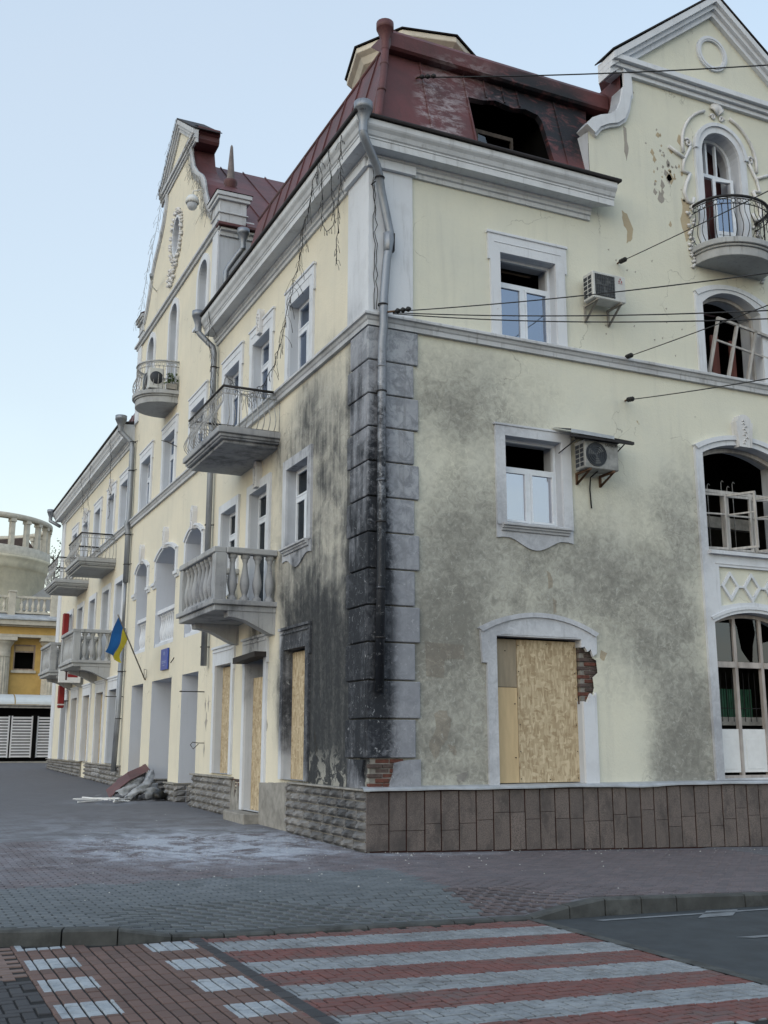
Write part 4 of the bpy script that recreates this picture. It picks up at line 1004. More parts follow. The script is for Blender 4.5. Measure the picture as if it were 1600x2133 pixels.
for sg in (-1, 1):
    b = MB(); b.strip(LF, [(GLc+sg*o, z) for o, z in ((1.5,19.26),(1.98,19.28),(2.04,19.36),(2.04,19.50),(2.12,19.54),(2.12,19.72),(0,21.02))], -.70, -.012, closed=False); b.build('gable_cladding', M_ROOF, B)
# left gable dressings
b = MB(); b.sweep([(0,15.02),(.06,15.02),(.07,15.10),(.13,15.12),(.13,15.19),(0,15.22)], [lambda d: (-d, 9.75-d), lambda d: (-d, 19.85+d)]); b.build('gable_string', M_TRIMD, B)
for (a_, e_) in ((9.83,10.36),(19.2,19.75)):
    b = MB(); b.box(LF, a_, e_, 12.3, 15.01, 0, .045); b.build('gable_pilaster', M_TRIM, B)
for y0 in (9.83, 19.05):   # shoulder piers with caps
    b = MB(); b.bx(-.03, .72, y0-.02, y0+.72, 15.2, 15.9); b.bx(-.10, .80, y0-.09, y0+.79, 15.88, 15.98); b.bx(-.14, .84, y0-.13, y0+.83, 15.98, 16.10); b.bx(-.07, .76, y0-.06, y0+.75, 15.5, 15.54); o = b.build('gable_pier', M_TRIMD, B, .01)
    t = MB(); n0 = len(t.v); ctr = (.35, y0+.35, 16.55); cs = [(-.16,y0-.15,16.11),(.86,y0-.15,16.11),(.86,y0+.85,16.11),(-.16,y0+.85,16.11)]
    for k in range(4): t.poly([cs[k], cs[(k+1) % 4], ctr])
    t.lathe([(.10,16.4),(.19,16.62),(.19,16.68),(.10,16.72)], (.35, y0+.35, 0), 12); t.build('pier_cap', M_ROOF, o)
    t = MB(); t.lathe([(.12,16.70),(.10,16.95),(.04,17.72),(.015,17.78),(0,17.79)], (.35, y0+.35, 0), 8); t.build('spire', M_SPIRE, o)
b = MB(); b.poly([(0,9.84,12.2),(.95,9.84,12.2),(.95,9.84,15.4),(0,9.84,15.4)]); b.build('gable_return', M_REVEAL, B); b = MB(); b.poly([(0,19.76,12.2),(.95,19.76,12.2),(.95,19.76,15.4),(0,19.76,15.4)]); b.build('gable_return', M_REVEAL, B)
b = MB(); b.sweep([(0,14.85),(.05,14.85),(.06,14.95),(.14,14.98),(.14,15.04),(0,15.06)], [lambda d: (-.01, 9.83-d), lambda d: (.95, 9.83-d)]); b.build('return_moulding', M_TRIMD, B)
b = MB(); b.bx(-.1, .95, 9.58, 9.88, 15.07, 15.14); b.build('return_cap', M_ROOF, B)
b = MB(); b.poly([(4.76,0,12.3),(4.76,.75,12.3),(4.76,.75,13.7),(4.76,0,13.6)]); b.build('gable_return', M_REVEAL, B)
# oval window with stucco garland
b = MB(); big = [(GLc-.1+.50*math.cos(2*math.pi*k/20), 17.05+.69*math.sin(2*math.pi*k/20)) for k in range(20)]
b.solid(LF, big, [oval], 0, .06); o = b.build('oval_window', M_TRIM, B, .006); reveal(LF, o, oval, -.6)
b = MB(); r = random.Random(2)
for k in range(70):
    a = 2*math.pi*k/44; rr = 1.18+r.uniform(-.05,.12)
    if k < 44: u, z = GLc-.1+.52*rr*math.cos(a), 17.05+.70*rr*math.sin(a)
    else: u, z = GLc-.1+r.uniform(-.55,.75)*(1-(k-44)/40)+.02*(k-44), 16.25-.025*(k-44)+r.uniform(-.1,.05)
    q = r.uniform(0, 6); b.tube([LF(u, z, .0), LF(u+.06*math.cos(q), z+.06*math.sin(q), .08), LF(u+.12*math.cos(q), z+.10*math.sin(q), .02)], [.04,.055,.02], 5)
b.build('stucco_garland', M_ORN, o)

# ---- roofs
def MR(u, s, d): return (u, .02+.60*s-d*.967, 12.42+2.28*s+d*.254)       # right mansard slope
def ML(u, s, d): return (.02+.60*s-d*.967, u, 12.42+2.28*s+d*.254)       # left mansard slope
hole = [(2.30,.13),(4.04,.13),(3.95,.63),(3.88,.69),(3.6,.72),(3.3,.69),(2.9,.72),(2.6,.68),(2.27,.67)]
b = MB(); b.solid(MR, [(.02,0),(4.80,0),(5.2,1.02),(.63,1.02)], [hole], -.05, 0, sides=False); b.strip(MR, hole, -.12, 0); roof = b.build('roof', M_ROOF, B)
b = MB(); b.solid(ML, [(.02,0),(8.45,0),(8.45,1.02),(.63,1.02)], [], -.05, 0, sides=False); b.build('roof_slope', M_ROOF, roof)
b = MB(); b.quad((0,8.40,12.43),(1.2,8.40,12.43),(1.2,9.7,12.43),(0,9.7,12.43)); b.build('valley_flashing', M_ROOFD, roof)
b = MB(); b.solid(ML, [(19.28,0),(35.5,0),(35.3,.32),(19.28,.32)], [], -.05, 0, sides=False); b.build('roof_slope', M_ROOF, roof)
b = MB(); b.solid(MR, [(11.2,0),(16.3,0),(16.3,1.1),(11.2,1.1)], [], -.05, 0, sides=False); b.build('roof_slope', M_ROOF, roof)
s = MB()
for u, tilt in ((1.30,.04),(2.24,.03),(2.68,.0),(3.10,.0),(3.45,.02),(4.35,.03)):
    for (s0, s1) in ((0,1.02),) if not 2.26 < u < 4.1 else ((.72, 1.02),): q = MB(); q.solid(MR, [(u, s0), (u+.03, s0), (u+.03+tilt*-1, s1), (u-tilt, s1)], [], 0, .028); q.build('roof_seam', M_ROOF, roof)
for u in [1.0+.8*k for k in range(9)] + [19.8+.8*k for k in range(19)]:
    q = MB(); q.solid(ML, [(u,0),(u+.03,0),(u+.03,1.02 if u < 15 else .32),(u,1.02 if u < 15 else .32)], [], 0, .028); q.build('roof_seam', M_ROOF, roof)
s = MB(); s.tube([MR(.02,0,.02), MR(.63,1.02,.02)], .045, 6); s.build('hip_cap', M_ROOF, roof)
s = MB(); s.tube([(.64,.64,14.75),(.64,8.45,14.75)], .05, 6); s.build('ridge_cap', M_ROOF, roof)
b = MB()   # eave box and flat upper roof
b.sweep([(-.63,14.50),(-.42,14.50),(-.37,14.54),(-.36,14.82),(-.43,14.92),(-1.3,15.1)], [lambda d: (.58, -d), lambda d: (5.60, -d)]); b.build('mansard_eave', M_ROOF, roof)
b = MB(); b.quad((1.0,1.0,15.0),(16.3,1.0,15.0),(16.3,9.5,15.1),(1.0,9.5,15.1)); b.build('upper_roof', M_ROOF, roof)
b = MB(); b.quad((.7,9.6,15.15),(9,9.6,15.15),(9,14.8,19.75),(.7,14.8,19.75)); b.quad((.7,20,15.15),(9,20,15.15),(9,14.8,19.75),(.7,14.8,19.75))
b.quad((4.55,.7,13.6),(4.55,9,13.6),(AX,9,16.9),(AX,.7,16.9)); b.quad((11.8,.7,13.6),(11.8,9,13.6),(AX,9,16.9),(AX,.7,16.9))
b.build('gable_roof', M_ROOF, roof)
s = MB()
for k in range(9): x = 1.4+.75*k; s.bx(x, x+.03, 0, .001, 0, .001)
s = MB()
for k in range(10): x = 1.3+.75*k; s.poly([(x,9.6,15.20),(x+.035,9.6,15.20),(x+.035,14.8,19.80),(x,14.8,19.80)]); s.poly([(x,9.6,15.15),(x,9.6,15.20),(x,14.8,19.80),(x,14.8,19.75)])
s.build('roof_seam', M_ROOF, roof)
# remains of the burnt dormer
b = MB(); b.poly([(2.2,.1,12.42),(2.2,1.7,12.42),(2.2,1.7,14.6),(2.2,.66,14.6)]); b.poly([(4.1,.1,12.42),(4.1,1.7,12.42),(4.1,1.7,14.6),(4.1,.66,14.6)]); b.bx(2.2,4.1,.15,1.7,12.40,12.44); b.bx(2.2,4.1,1.6,1.7,12.4,14.6); b.bx(2.2,4.1,.70,1.7,14.5,14.6); o = b.build('burnt_dormer', M_DARK, roof)
b = MB(); b.bx(2.5,3.35,.55,.60,13.32,13.40); b.bx(2.5,2.55,.55,.60,12.5,13.32); b.bx(3.30,3.35,.55,.60,12.5,13.32); b.bx(2.5,3.35,.50,.55,12.60,12.66); b.build('dormer_frame', simple('charred_frame', (.07,.055,.045), .9, 0, .5, 8, .004), o)
b = MB(); b.solid(lambda u,z,d: (u,.57-d,z), [(2.56,12.67),(3.28,12.67),(3.2,12.85),(3.12,12.78),(3.0,13.1),(2.8,13.0),(2.72,13.28),(2.56,13.3)], [], 0, .005); b.build('broken_pane', M_GLASSD, o)
# octagonal lantern behind the roof
TC = (3.10, 4.45); b = MB(); oc = [(1.25,14.7),(1.25,17.0),(1.32,17.05),(1.32,17.15),(1.42,17.2),(1.50,17.35),(1.62,17.42),(1.62,17.55),(0,17.9)]
b.lathe(oc, (TC[0], TC[1], -.32), 8, rad(10), rad(370)); b.sm = []
b.build('roof_lantern', simple('lantern_cream', (.70,.64,.54), .9, 0, .25, 2, .006), B, .01)
b = MB(); b.lathe([(1.66,17.555),(1.68,17.58),(0,17.98)], (TC[0], TC[1], -.32), 8, rad(10), rad(370)); b.sm = []; b.build('lantern_roof', M_ROOFD, B)

# ---- balconies
def plan(b, F, pts, z0, z1):
    k = len(pts); n = len(b.v)
    for z in (z0, z1):
        for (u, d) in pts: b.v.append(F(u, z, d))
    for i in range(k): j = (i+1) % k; b.f.append((n+i, n+j, n+k+j, n+k+i))
    b.f.append(tuple(n+i for i in range(k))); b.f.append(tuple(n+k+i for i in range(k)))
def resample(path, step):
    out = []; acc = 0; nxt = 0
    for (a, b_) in zip(path, path[1:]):
        L = math.hypot(b_[0]-a[0], b_[1]-a[1])
        while nxt <= acc+L+1e-6:
            t = (nxt-acc)/L; out.append((a[0]+(b_[0]-a[0])*t, a[1]+(b_[1]-a[1])*t, (b_[1]-a[1])/L, -(b_[0]-a[0])/L)); nxt += step
        acc += L
    return out
def iron_rail(F, path, z0, z1, balc, mat, step=.125, belly=.13, outward=1, topmat=None):
    b = MB(); pts = resample(path, step); h = z1-z0
    for i, (u, d, nu, ndd) in enumerate(pts):
        nu, ndd = nu*outward, ndd*outward
        if i % 7 == 0: b.tube([F(u, z0, d), F(u, z1, d)], .013, 5); continue
        prof = [(0,.03),(.35,.08),(.85,.17),(1.0,.27),(.8,.38),(.35,.52),(-.05,.64),(-.12,.74),(0,.82)]
        b.tube([F(u+nu*belly*q, z0+h*t, d+ndd*belly*q) for q, t in prof], .009, 4)
        rg = [(math.cos(2*math.pi*k/8), math.sin(2*math.pi*k/8)) for k in range(9)]
        tu, td = -ndd, nu
        b.tube([F(u+tu*.045*x, z0+h*.885+.045*y, d+td*.045*x) for x, y in rg], .007, 4, False)
    for zz, r_ in ((z0+.03, .012), (z0+h*.82, .011), (z0+h*.94, .010)): b.tube([F(u, zz, d) for (u, d) in path], r_, 5)
    o = b.build('railing', mat, balc)
    t = MB(); t.tube([F(u, z1, d) for (u, d) in path], .03, 6); t.build('handrail', topmat or mat, balc); return o
def iron_balcony(F, c, mat_rail, half=1.45, proj=1.33, zf=7.97):
    b = MB()
    for (dz0, dz1, ins) in ((-.13,0,0),(-.20,-.13,.05),(-.24,-.20,.08),(-.31,-.24,.16)): plan(b, F, [(c-half+ins, -.02), (c+half-ins, -.02), (c+half-ins, proj-ins), (c-half+ins, proj-ins)], zf+dz0, zf+dz1-.0005)
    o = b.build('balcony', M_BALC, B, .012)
    p = [(c-half+.08, 0), (c-half+.08, proj-.1), (c+half-.08, proj-.1), (c+half-.08, 0)]
    iron_rail(F, p, zf, zf+.88, o, mat_rail, outward=-1, topmat=M_IRON); return o
def stone_balcony(F, c, half=1.40, proj=1.28, zf=4.42):
    b = MB(); plan(b, F, [(c-half-.06,-.02),(c+half+.06,-.02),(c+half+.06,proj+.06),(c-half-.06,proj+.06)], zf-.10, zf)
    plan(b, F, [(c-half,-.02),(c+half,-.02),(c+half,proj),(c-half,proj)], zf-.22, zf-.1005)
    for s in (-1, 1):
        u0 = c+s*(half-.32); u1 = c+s*(half-.02); lo_, hi = min(u0,u1), max(u0,u1)
        prof = [(0,zf-.66),(.12,zf-.63),(.35,zf-.52),(.6,zf-.40),(.85,zf-.34),(.98,zf-.33),(1.0,zf-.221),(0,zf-.221)]
        for (u, flip) in ((lo_, 0), (hi, 1)): b.poly([F(u, z, d) for d, z in prof])
        for (p, q) in zip(prof, prof[1:]+prof[:1]): b.quad(F(lo_, p[1], p[0]), F(hi, p[1], p[0]), F(hi, q[1], q[0]), F(lo_, q[1], q[0]))
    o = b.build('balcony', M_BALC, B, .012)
    r = MB(); t = .13
    for (a, e, d0, d1) in ((c-half, c+half, proj-.22, proj+.04), (c-half-.04, c-half+.22, 0, proj-.221), (c+half-.22, c+half+.04, 0, proj-.221)): r.box(F, a, e, zf+.94, zf+1.06, d0, d1)
    r.build('parapet_rail', M_BALC, o, .015)
    for s in (-1, 1):
        p = MB(); u = c+s*(half-.11); p.box(F, u-.12, u+.12, zf+.001, zf+.939, proj-.23, proj+.01); p.build('post', M_BALC, o, .01)
    n = 8
    for k in range(n): inst(BAL, 'baluster', F(c-half+.36+(2*half-.72)*k/(n-1), zf, proj-.11), (0,0,rng.uniform(0,1)), (1.15,1.15,1.09), o)
    for s in (-1, 1):
        for k in range(4): inst(BAL, 'baluster', F(c+s*(half-.11), zf, .12+.26*k), (0,0,rng.uniform(0,1)), (1.15,1.15,1.09), o)
    return o
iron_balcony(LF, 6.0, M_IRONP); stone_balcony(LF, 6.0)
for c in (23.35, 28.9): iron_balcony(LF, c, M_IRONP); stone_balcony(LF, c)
def bowed(F, c, half, proj, zf, zrail, mat, topmat, outward=1, broken=False):
    def cv(k_, ins=0, n=20): return [(c-(half-ins)*math.cos(math.pi*k/n), max(-.02, (proj-ins)*math.sin(math.pi*k/n)**.75) if 0 < k < n else -.02) for k in range(n+1)]
    b = MB()
    for (z0, z1, ins) in ((-.12,0,0),(-.17,-.12,.05),(-.36,-.17,.09)): plan(b, F, cv(0, ins), zf+z0, zf+z1-.0005)
    o = b.build('balcony', M_BALC, B, .01)
    p = cv(0, .10); iron_rail(F, p, zf, zrail, o, mat, .12, .11, outward, topmat)
    return o
bowed(RF, AX, .97, .95, 11.58, 12.52, M_IRON, M_IRON, -1)
gb = bowed(LF, 14.55, .92, 1.15, 11.68, 12.58, M_IRONP, M_BALC, -1)

# ---- downpipes
def downpipe(pts, r, funnel=None, mat=None, clamps=(), rings=()):
    b = MB(); b.tube(pts, r, 12); o = b.build('downpipe', mat or M_PIPE, B)
    if funnel:
        x, y, z = funnel; f = MB(); f.lathe([(r*1.05,-.42),(r*1.05,-.22),(r*2.1,0),(r*2.2,.005),(r*2.2,.14),(r*2.05,.14),(r*2.0,.0)], (x,y,z), 16); f.build('funnel', mat or M_PIPE, o)
    for p in rings:
        f = MB(); f.lathe([(r*1.02,-.03),(r*1.16,-.02),(r*1.16,.02),(r*1.02,.03)], p, 12); f.build('pipe_collar', mat or M_PIPE, o)
    for (p, q) in clamps:
        f = MB(); f.lathe([(r*1.05,-.012),(r*1.2,-.012),(r*1.2,.012),(r*1.05,.012)], p, 12); f.tube([p, q], .012, 5); f.build('clamp', M_IRON, o)
    return o
cp = [(-.36,-.50,12.2),(-.36,-.50,11.95),(-.30,-.46,11.87),(-.02,-.32,11.52),(.06,-.26,11.35),(.12,-.20,11.15),(.30,-.17,10.40),(.31,-.17,10.25),(.24,-.17,9.85),(.19,-.17,9.2),(.17,-.20,8.9),(.17,-.20,8.6),(.15,-.17,8.3),(.15,-.16,6.7),(.14,-.16,4.3),(.11,-.16,2.42)]
dp = downpipe(cp, .075, (-.36,-.50,12.40), clamps=[((.06,-.27,11.33),(.0,-.05,11.3)),((.16,-.19,9.0),(.16,0,9.0)),((.15,-.16,7.45),(.15,0,7.45)),((.145,-.16,5.2),(.145,0,5.2)),((.13,-.16,3.3),(.13,0,3.3))], rings=[(.15,-.16,7.9),(.15,-.16,5.9),(.14,-.16,4.1)])
t = text_mesh('101', .09, M_ROOFD); inst(t, 'funnel_number', (-.44,-.65,12.30), (rad(64),0,rad(-28)), parent=dp)
b = MB(); b.lathe([(.09,10.02),(.10,10.03),(.105,10.36),(.09,10.37)], (.285,-.175,0), 10, rad(-30), rad(250)); b.build('torn_sleeve', M_PIPE, dp)
downpipe([(-.52,9.62,12.15),(-.52,9.62,11.95),(-.48,9.60,11.88),(-.16,9.50,11.55),(-.13,9.48,11.4),(-.13,9.46,8.95),(-.20,9.46,8.75),(-.13,9.45,8.5),(-.13,9.44,3.45)], .075, (-.54,9.62,12.36), clamps=[((-.13,9.47,z),(0,9.40,z)) for z in (11.0,6.9,3.9)])
downpipe([(-.52,19.5,12.15),(-.52,19.5,11.95),(-.16,19.45,11.6),(-.13,19.42,11.4),(-.13,19.40,8.95),(-.19,19.40,8.75),(-.13,19.40,8.5),(-.13,19.40,6.8)], .09, (-.54,19.5,12.36), clamps=[((-.13,19.4,z),(0,19.15,z)) for z in (11.6,10.6,8.4,7.4)])
downpipe([(-.13,19.4,6.8),(-.13,19.4,5.3)], .05); downpipe([(-.13,19.4,5.3),(-.15,19.42,2.5),(-.2,19.45,.75)], .085, clamps=[((-.14,19.4,3.9),(0,19.2,3.9)),((-.14,19.4,2.4),(0,19.6,2.4))])
downpipe([(-.6,35.7,12.1),(-.6,35.7,11.9),(-.2,35.3,11.6)], .08, (-.6,35.7,12.3))
downpipe([(.50,9.35,14.55),(.50,9.35,14.35),(.40,9.45,14.2),(.22,9.6,13.9),(.15,9.62,13.75),(.15,9.62,12.5)], .075, (.50,9.33,14.75))
downpipe([(.42,.28,14.55),(.42,.28,14.3),(.30,.10,13.6),(.14,-.04,12.75),(.10,-.10,12.55)], .075, (.42,.28,14.75), M_ROOF, rings=[(.36,.19,13.95),(.24,.04,13.3)])

# ---- plinths
b = MB(); n = 30
for k in range(n):
    x0, x1 = -.05+16.39*k/n, -.05+16.39*(k+1)/n; b.box(RF, x0, x1+.0, gz(x1,0)-.1, .90, 0, .045)
pr = b.build('plinth', M_JOINT, B)
x = -.075; r = random.Random(4)
while x < 16.2:
    w_ = .30+r.uniform(-.02,.03) if x > .1 else .40
    zb_, zt_ = gz(x+w_/2, 0)+.005, .885; zj = zb_+(zt_-zb_)*r.choice((.34,.45,.5,.55,.62))
    for (a, e) in ((zb_, zj-.003), (zj+.003, zt_)):
        q = MB(); dd = .068+r.uniform(-.004,.006); q.box(RF, x+.012, x+w_-.012, a, e, .045, dd); q.build('granite_tile', M_GRANITE, pr, .004)
    x += w_
b = MB(); n = 64; prof = []
for k in range(n+1):
    x = -.14+16.4*k/n; wv = .004*math.sin(x*2.1)+.004*math.sin(x*5.3+1)+(.02*math.exp(-((x-5.1)/.5)**2))*-1
    prof.append([(x,.0,.975),(x,-.10,.955+wv*.4),(x,-.135,.925+wv),(x,-.135,.905+wv),(x,-.05,.90+wv)])
for p in prof: b.v += p
for k in range(n):
    for j in range(4): a = k*5+j; b.f.append((a, a+1, a+6, a+5))
b.build('ledge_flashing', M_ZINC, B)
# split-faced stone blocks on the left
def rough_block(seed):
    r = random.Random(seed); b = MB(); nu, nz = 5, 3
    for j in range(nz+1):
        for i in range(nu+1):
            e = i in (0, nu) or j in (0, nz); b.v.append((i/nu-.5, -(0.005 if e else .055+r.uniform(-.022,.03)), j/nz-.5))
    for j in range(nz):
        for i in range(nu): a = j*(nu+1)+i; b.f.append((a, a+1, a+nu+2, a+nu+1))
    ed = [i for i in range(nu+1)]+[k*(nu+1)+nu for k in range(1,nz+1)]+[nz*(nu+1)+i for i in range(nu-1,-1,-1)]+[k*(nu+1) for k in range(nz-1,0,-1)]
    m = len(b.v)
    for i in ed: v = b.v[i]; b.v.append((v[0], .05, v[2]))
    for k in range(len(ed)): j = (k+1) % len(ed); b.f.append((ed[k], ed[j], m+j, m+k))
    return b.mesh('stone_block', M_STONE)
RB = [rough_block(k) for k in range(4)]
def stone_wall(y0, y1, zt, rows, parent, d=.05, face='L', xoff=0.0, lens=(.36,.55), zbf=None):
    r = random.Random(int(y0*10)+rows); 
    for k in range(rows):
        y = y0
        while y < y1-.05:
            L_ = min(r.uniform(*lens), y1-y); 
            if y1-(y+L_) < .12: L_ = y1-y
            zb = (zbf or (lambda q: gz(-.1, q)))(y+L_/2)-.02; h = (zt-zb)/rows; z = zb+h*(k+.5)
            if face == 'L': inst(r.choice(RB), 'stone_block', (-d-xoff, y+L_/2, z), (0,0,rad(-90)), (L_-.035, 1, h-.02), parent)
            else: inst(r.choice(RB), 'stone_block', (y+L_/2, d, z), (0,0,0), (L_-.012, 1, h-.012), parent)
            y += L_
for (a_, e_, zb_, zt_, rows_, ln) in ((-.05,3.6,-.1,.90,6,(.36,.55)),(7.2,10.36,0,.88,5,(.36,.55)),(19.3,25.6,.1,.90,4,(.4,.7)),(26.7,35.5,.2,.90,4,(.5,.9))):
    b = MB(); b.box(LF, a_, e_, zb_, zt_, 0, .04); pL = b.build('plinth', M_MORTAR, B); stone_wall(a_-.01, e_-.01, zt_, rows_, pL, lens=ln)
b = MB()
for (a, e) in ((-.06,1.2),(1.22,2.4),(2.42,3.45)): b.box(LF, a, e, .905+.004*(a>1), .935+.004*(a>1), 0, .125)
for (a, e) in ((7.15,8.3),(8.32,9.4),(9.42,10.42)): b.box(LF, a, e, .885, .925, 0, .125)
b.box(LF, 19.3, 25.7, .905, .945, 0, .13); b.box(LF, 26.6, 35.6, .925, .96, 0, .13); b.build('plinth_ledge', M_STEPC, B, .008)
b = MB(); b.solid(LF, jag([(3.58,-.05),(5.18,-.02),(5.2,.86),(4.4,.9),(3.58,.90)], .015, 4, 3), [], 0, .07); b.build('worn_render', M_STEPC, B); b = MB(); b.solid(LF, jag([(6.62,0),(7.2,0),(7.2,.5),(7.05,.85),(6.9,.5),(6.75,.8),(6.62,.3)], .02, 3, 5), [], 0, .05); b.build('worn_render', M_STEPC, B)
for (a, e) in ((11.97,13.02),(15.42,16.62),(18.15,19.3),(10.2,10.4)):
    b = MB(); b.box(LF, a, e, .05, .60, -1.3, .06); o = b.build('pier_base', M_MORTAR, B)
    stone_wall(a, e, .60, 3, o, .07); 
    r = random.Random(8)
    for k in range(3):
        zb = gz(-.1, a)-.02; h = (.60-zb)/3
        for (x0, x1) in ((-.1,.22),(.22,.55),(.55,.9),(.9,1.3)): inst(RB[k], 'stone_block', ((x0+x1)/2, a-.01, zb+h*(k+.5)), (0,0,0), (x1-x0-.012,1,h-.012), o)
    b = MB(); b.box(LF, a-.06, e+.04, .605, .64, -1.3, .13); b.build('base_cap', M_STEPC, o)
# entrance lintel fronts, iron wall arms
b = MB()
for (y, z, L_) in ((9.75,2.85,.55),(19.5,3.1,.5)): b.tube([(0,y,z),(-L_,y+.02,z)], .014, 6); b.lathe([(.025,-.015),(.045,0),(.025,.015)], (-L_-.02,y+.02,z), 8)
b.tube([(0,9.6,1.64),(-.15,9.6,1.64),(-.28,9.62,1.66),(-.33,9.62,1.6),(-.26,9.62,1.5),(-.14,9.6,1.62)], .01, 5); b.tube([(0,12.9,3.9),(-.08,12.95,3.75)], .014, 5)
b.tube([(0,13.6,9.98),(-.35,13.3,10.0),(-.5,13.4,10.05)], .012, 5); b.tube([(0,9.2,8.5),(-.3,9.5,8.55),(-.36,9.55,8.5)], .012, 5); b.build('wall_hook', M_IRON, B)

# bare and repaired patches in the plaster
M_BUFF = plaster('bare_render', (.46,.385,.27), (.36,.295,.20), (.16,.15,.135), (.03,.03,.03), False); M_BUFFG = plaster('bare_grey_render', (.36,.335,.30), (.27,.25,.225), (.14,.135,.13), (.03,.03,.03), False)
def patch(F, pts, m, amp=.02, n=3, seed=1):
    b = MB(); b.solid(F, jag(pts, amp, n, seed), [], 0, .003); b.build('bare_patch', m, B)
patch(RF, [(1.02,3.28),(1.75,3.25),(1.75,3.02),(1.38,3.0),(1.36,2.70),(1.04,2.72)], M_BUFF, .008, 3, 1)
patch(RF, [(1.05,1.55),(1.2,1.9),(1.18,2.12),(1.42,2.18),(1.5,2.0),(1.42,1.7),(1.3,1.6),(1.2,1.35)], M_BUFF, .03, 3, 2)
patch(RF, [(1.42,1.62),(1.58,1.60),(1.56,1.45),(1.45,1.5)], M_BUFF, .02, 3, 3); patch(RF, [(1.55,1.15),(1.78,1.18),(1.72,1.03),(1.6,1.0)], M_BUFFG, .02, 3, 4)
patch(RF, [(3.45,4.62),(3.55,4.55),(3.56,4.35),(3.48,4.3)], M_BUFF, .015, 3, 5); patch(RF, [(3.55,4.15),(3.64,4.1),(3.62,3.9),(3.56,3.85)], M_BUFF, .015, 3, 6)
patch(RF, [(4.55,3.28),(4.68,3.22),(4.62,3.08),(4.52,3.12)], M_BUFF, .015, 2, 7)
patch(RF, [(5.52,12.05),(5.62,12.02),(5.78,11.70),(5.74,11.48),(5.60,11.35),(5.62,11.62),(5.52,11.8)], M_BUFF, .015, 3, 8)
patch(RF, [(5.66,13.98),(5.72,13.95),(5.76,13.5),(5.70,13.18),(5.66,13.4)], M_BUFFG, .015, 3, 9); patch(RF, [(5.62,14.3),(5.67,14.28),(5.68,14.12),(5.62,14.15)], M_BUFFG, .01, 2, 10)
patch(RF, [(5.80,14.95),(5.92,14.97),(5.98,14.8),(5.86,14.78)], M_BUFFG, .012, 2, 11)
rp = random.Random(33)
for k in range(44):
    u, z = rp.gauss(6.75,.28), rp.gauss(13.15,.5); w_ = abs(rp.gauss(0,.03))+.018; h_ = w_*rp.uniform(.9,2.2)
    if u > 7.2: continue
    patch(RF, [(u-w_,z-h_*.3),(u,z-h_),(u+w_,z),(u-w_*.2,z+h_)], M_BUFF if k % 2 else M_BUFFG, w_*.25, 2, 40+k)
for k in range(14):
    u, z = rp.uniform(4.9,6.9), rp.uniform(9.0,11.2); patch(RF, [(u-.02,z),(u+.01,z-.03),(u+.025,z+.02)], M_BUFFG, .008, 2, 140+k)
patch(RF, [(7.08,12.7),(7.28,12.6),(7.25,11.9),(7.12,11.7),(7.02,12.2)], M_BUFF, .03, 3, 200)
for (y, z, w_, h_) in ((9.62,2.55,.05,.16),(9.35,2.55,.05,.2),(9.5,2.15,.10,.22),(9.6,1.5,.05,.2),(2.35,1.75,.06,.14),(2.25,1.5,.07,.16),(5.0,2.0,.06,.12),(10.0,4.05,.08,.16)):
    patch(LF, [(y-w_,z),(y,z-h_),(y+w_,z),(y,z+h_)], M_BUFFG if z < 4 else M_RUST, w_*.3, 3, int(y*100))

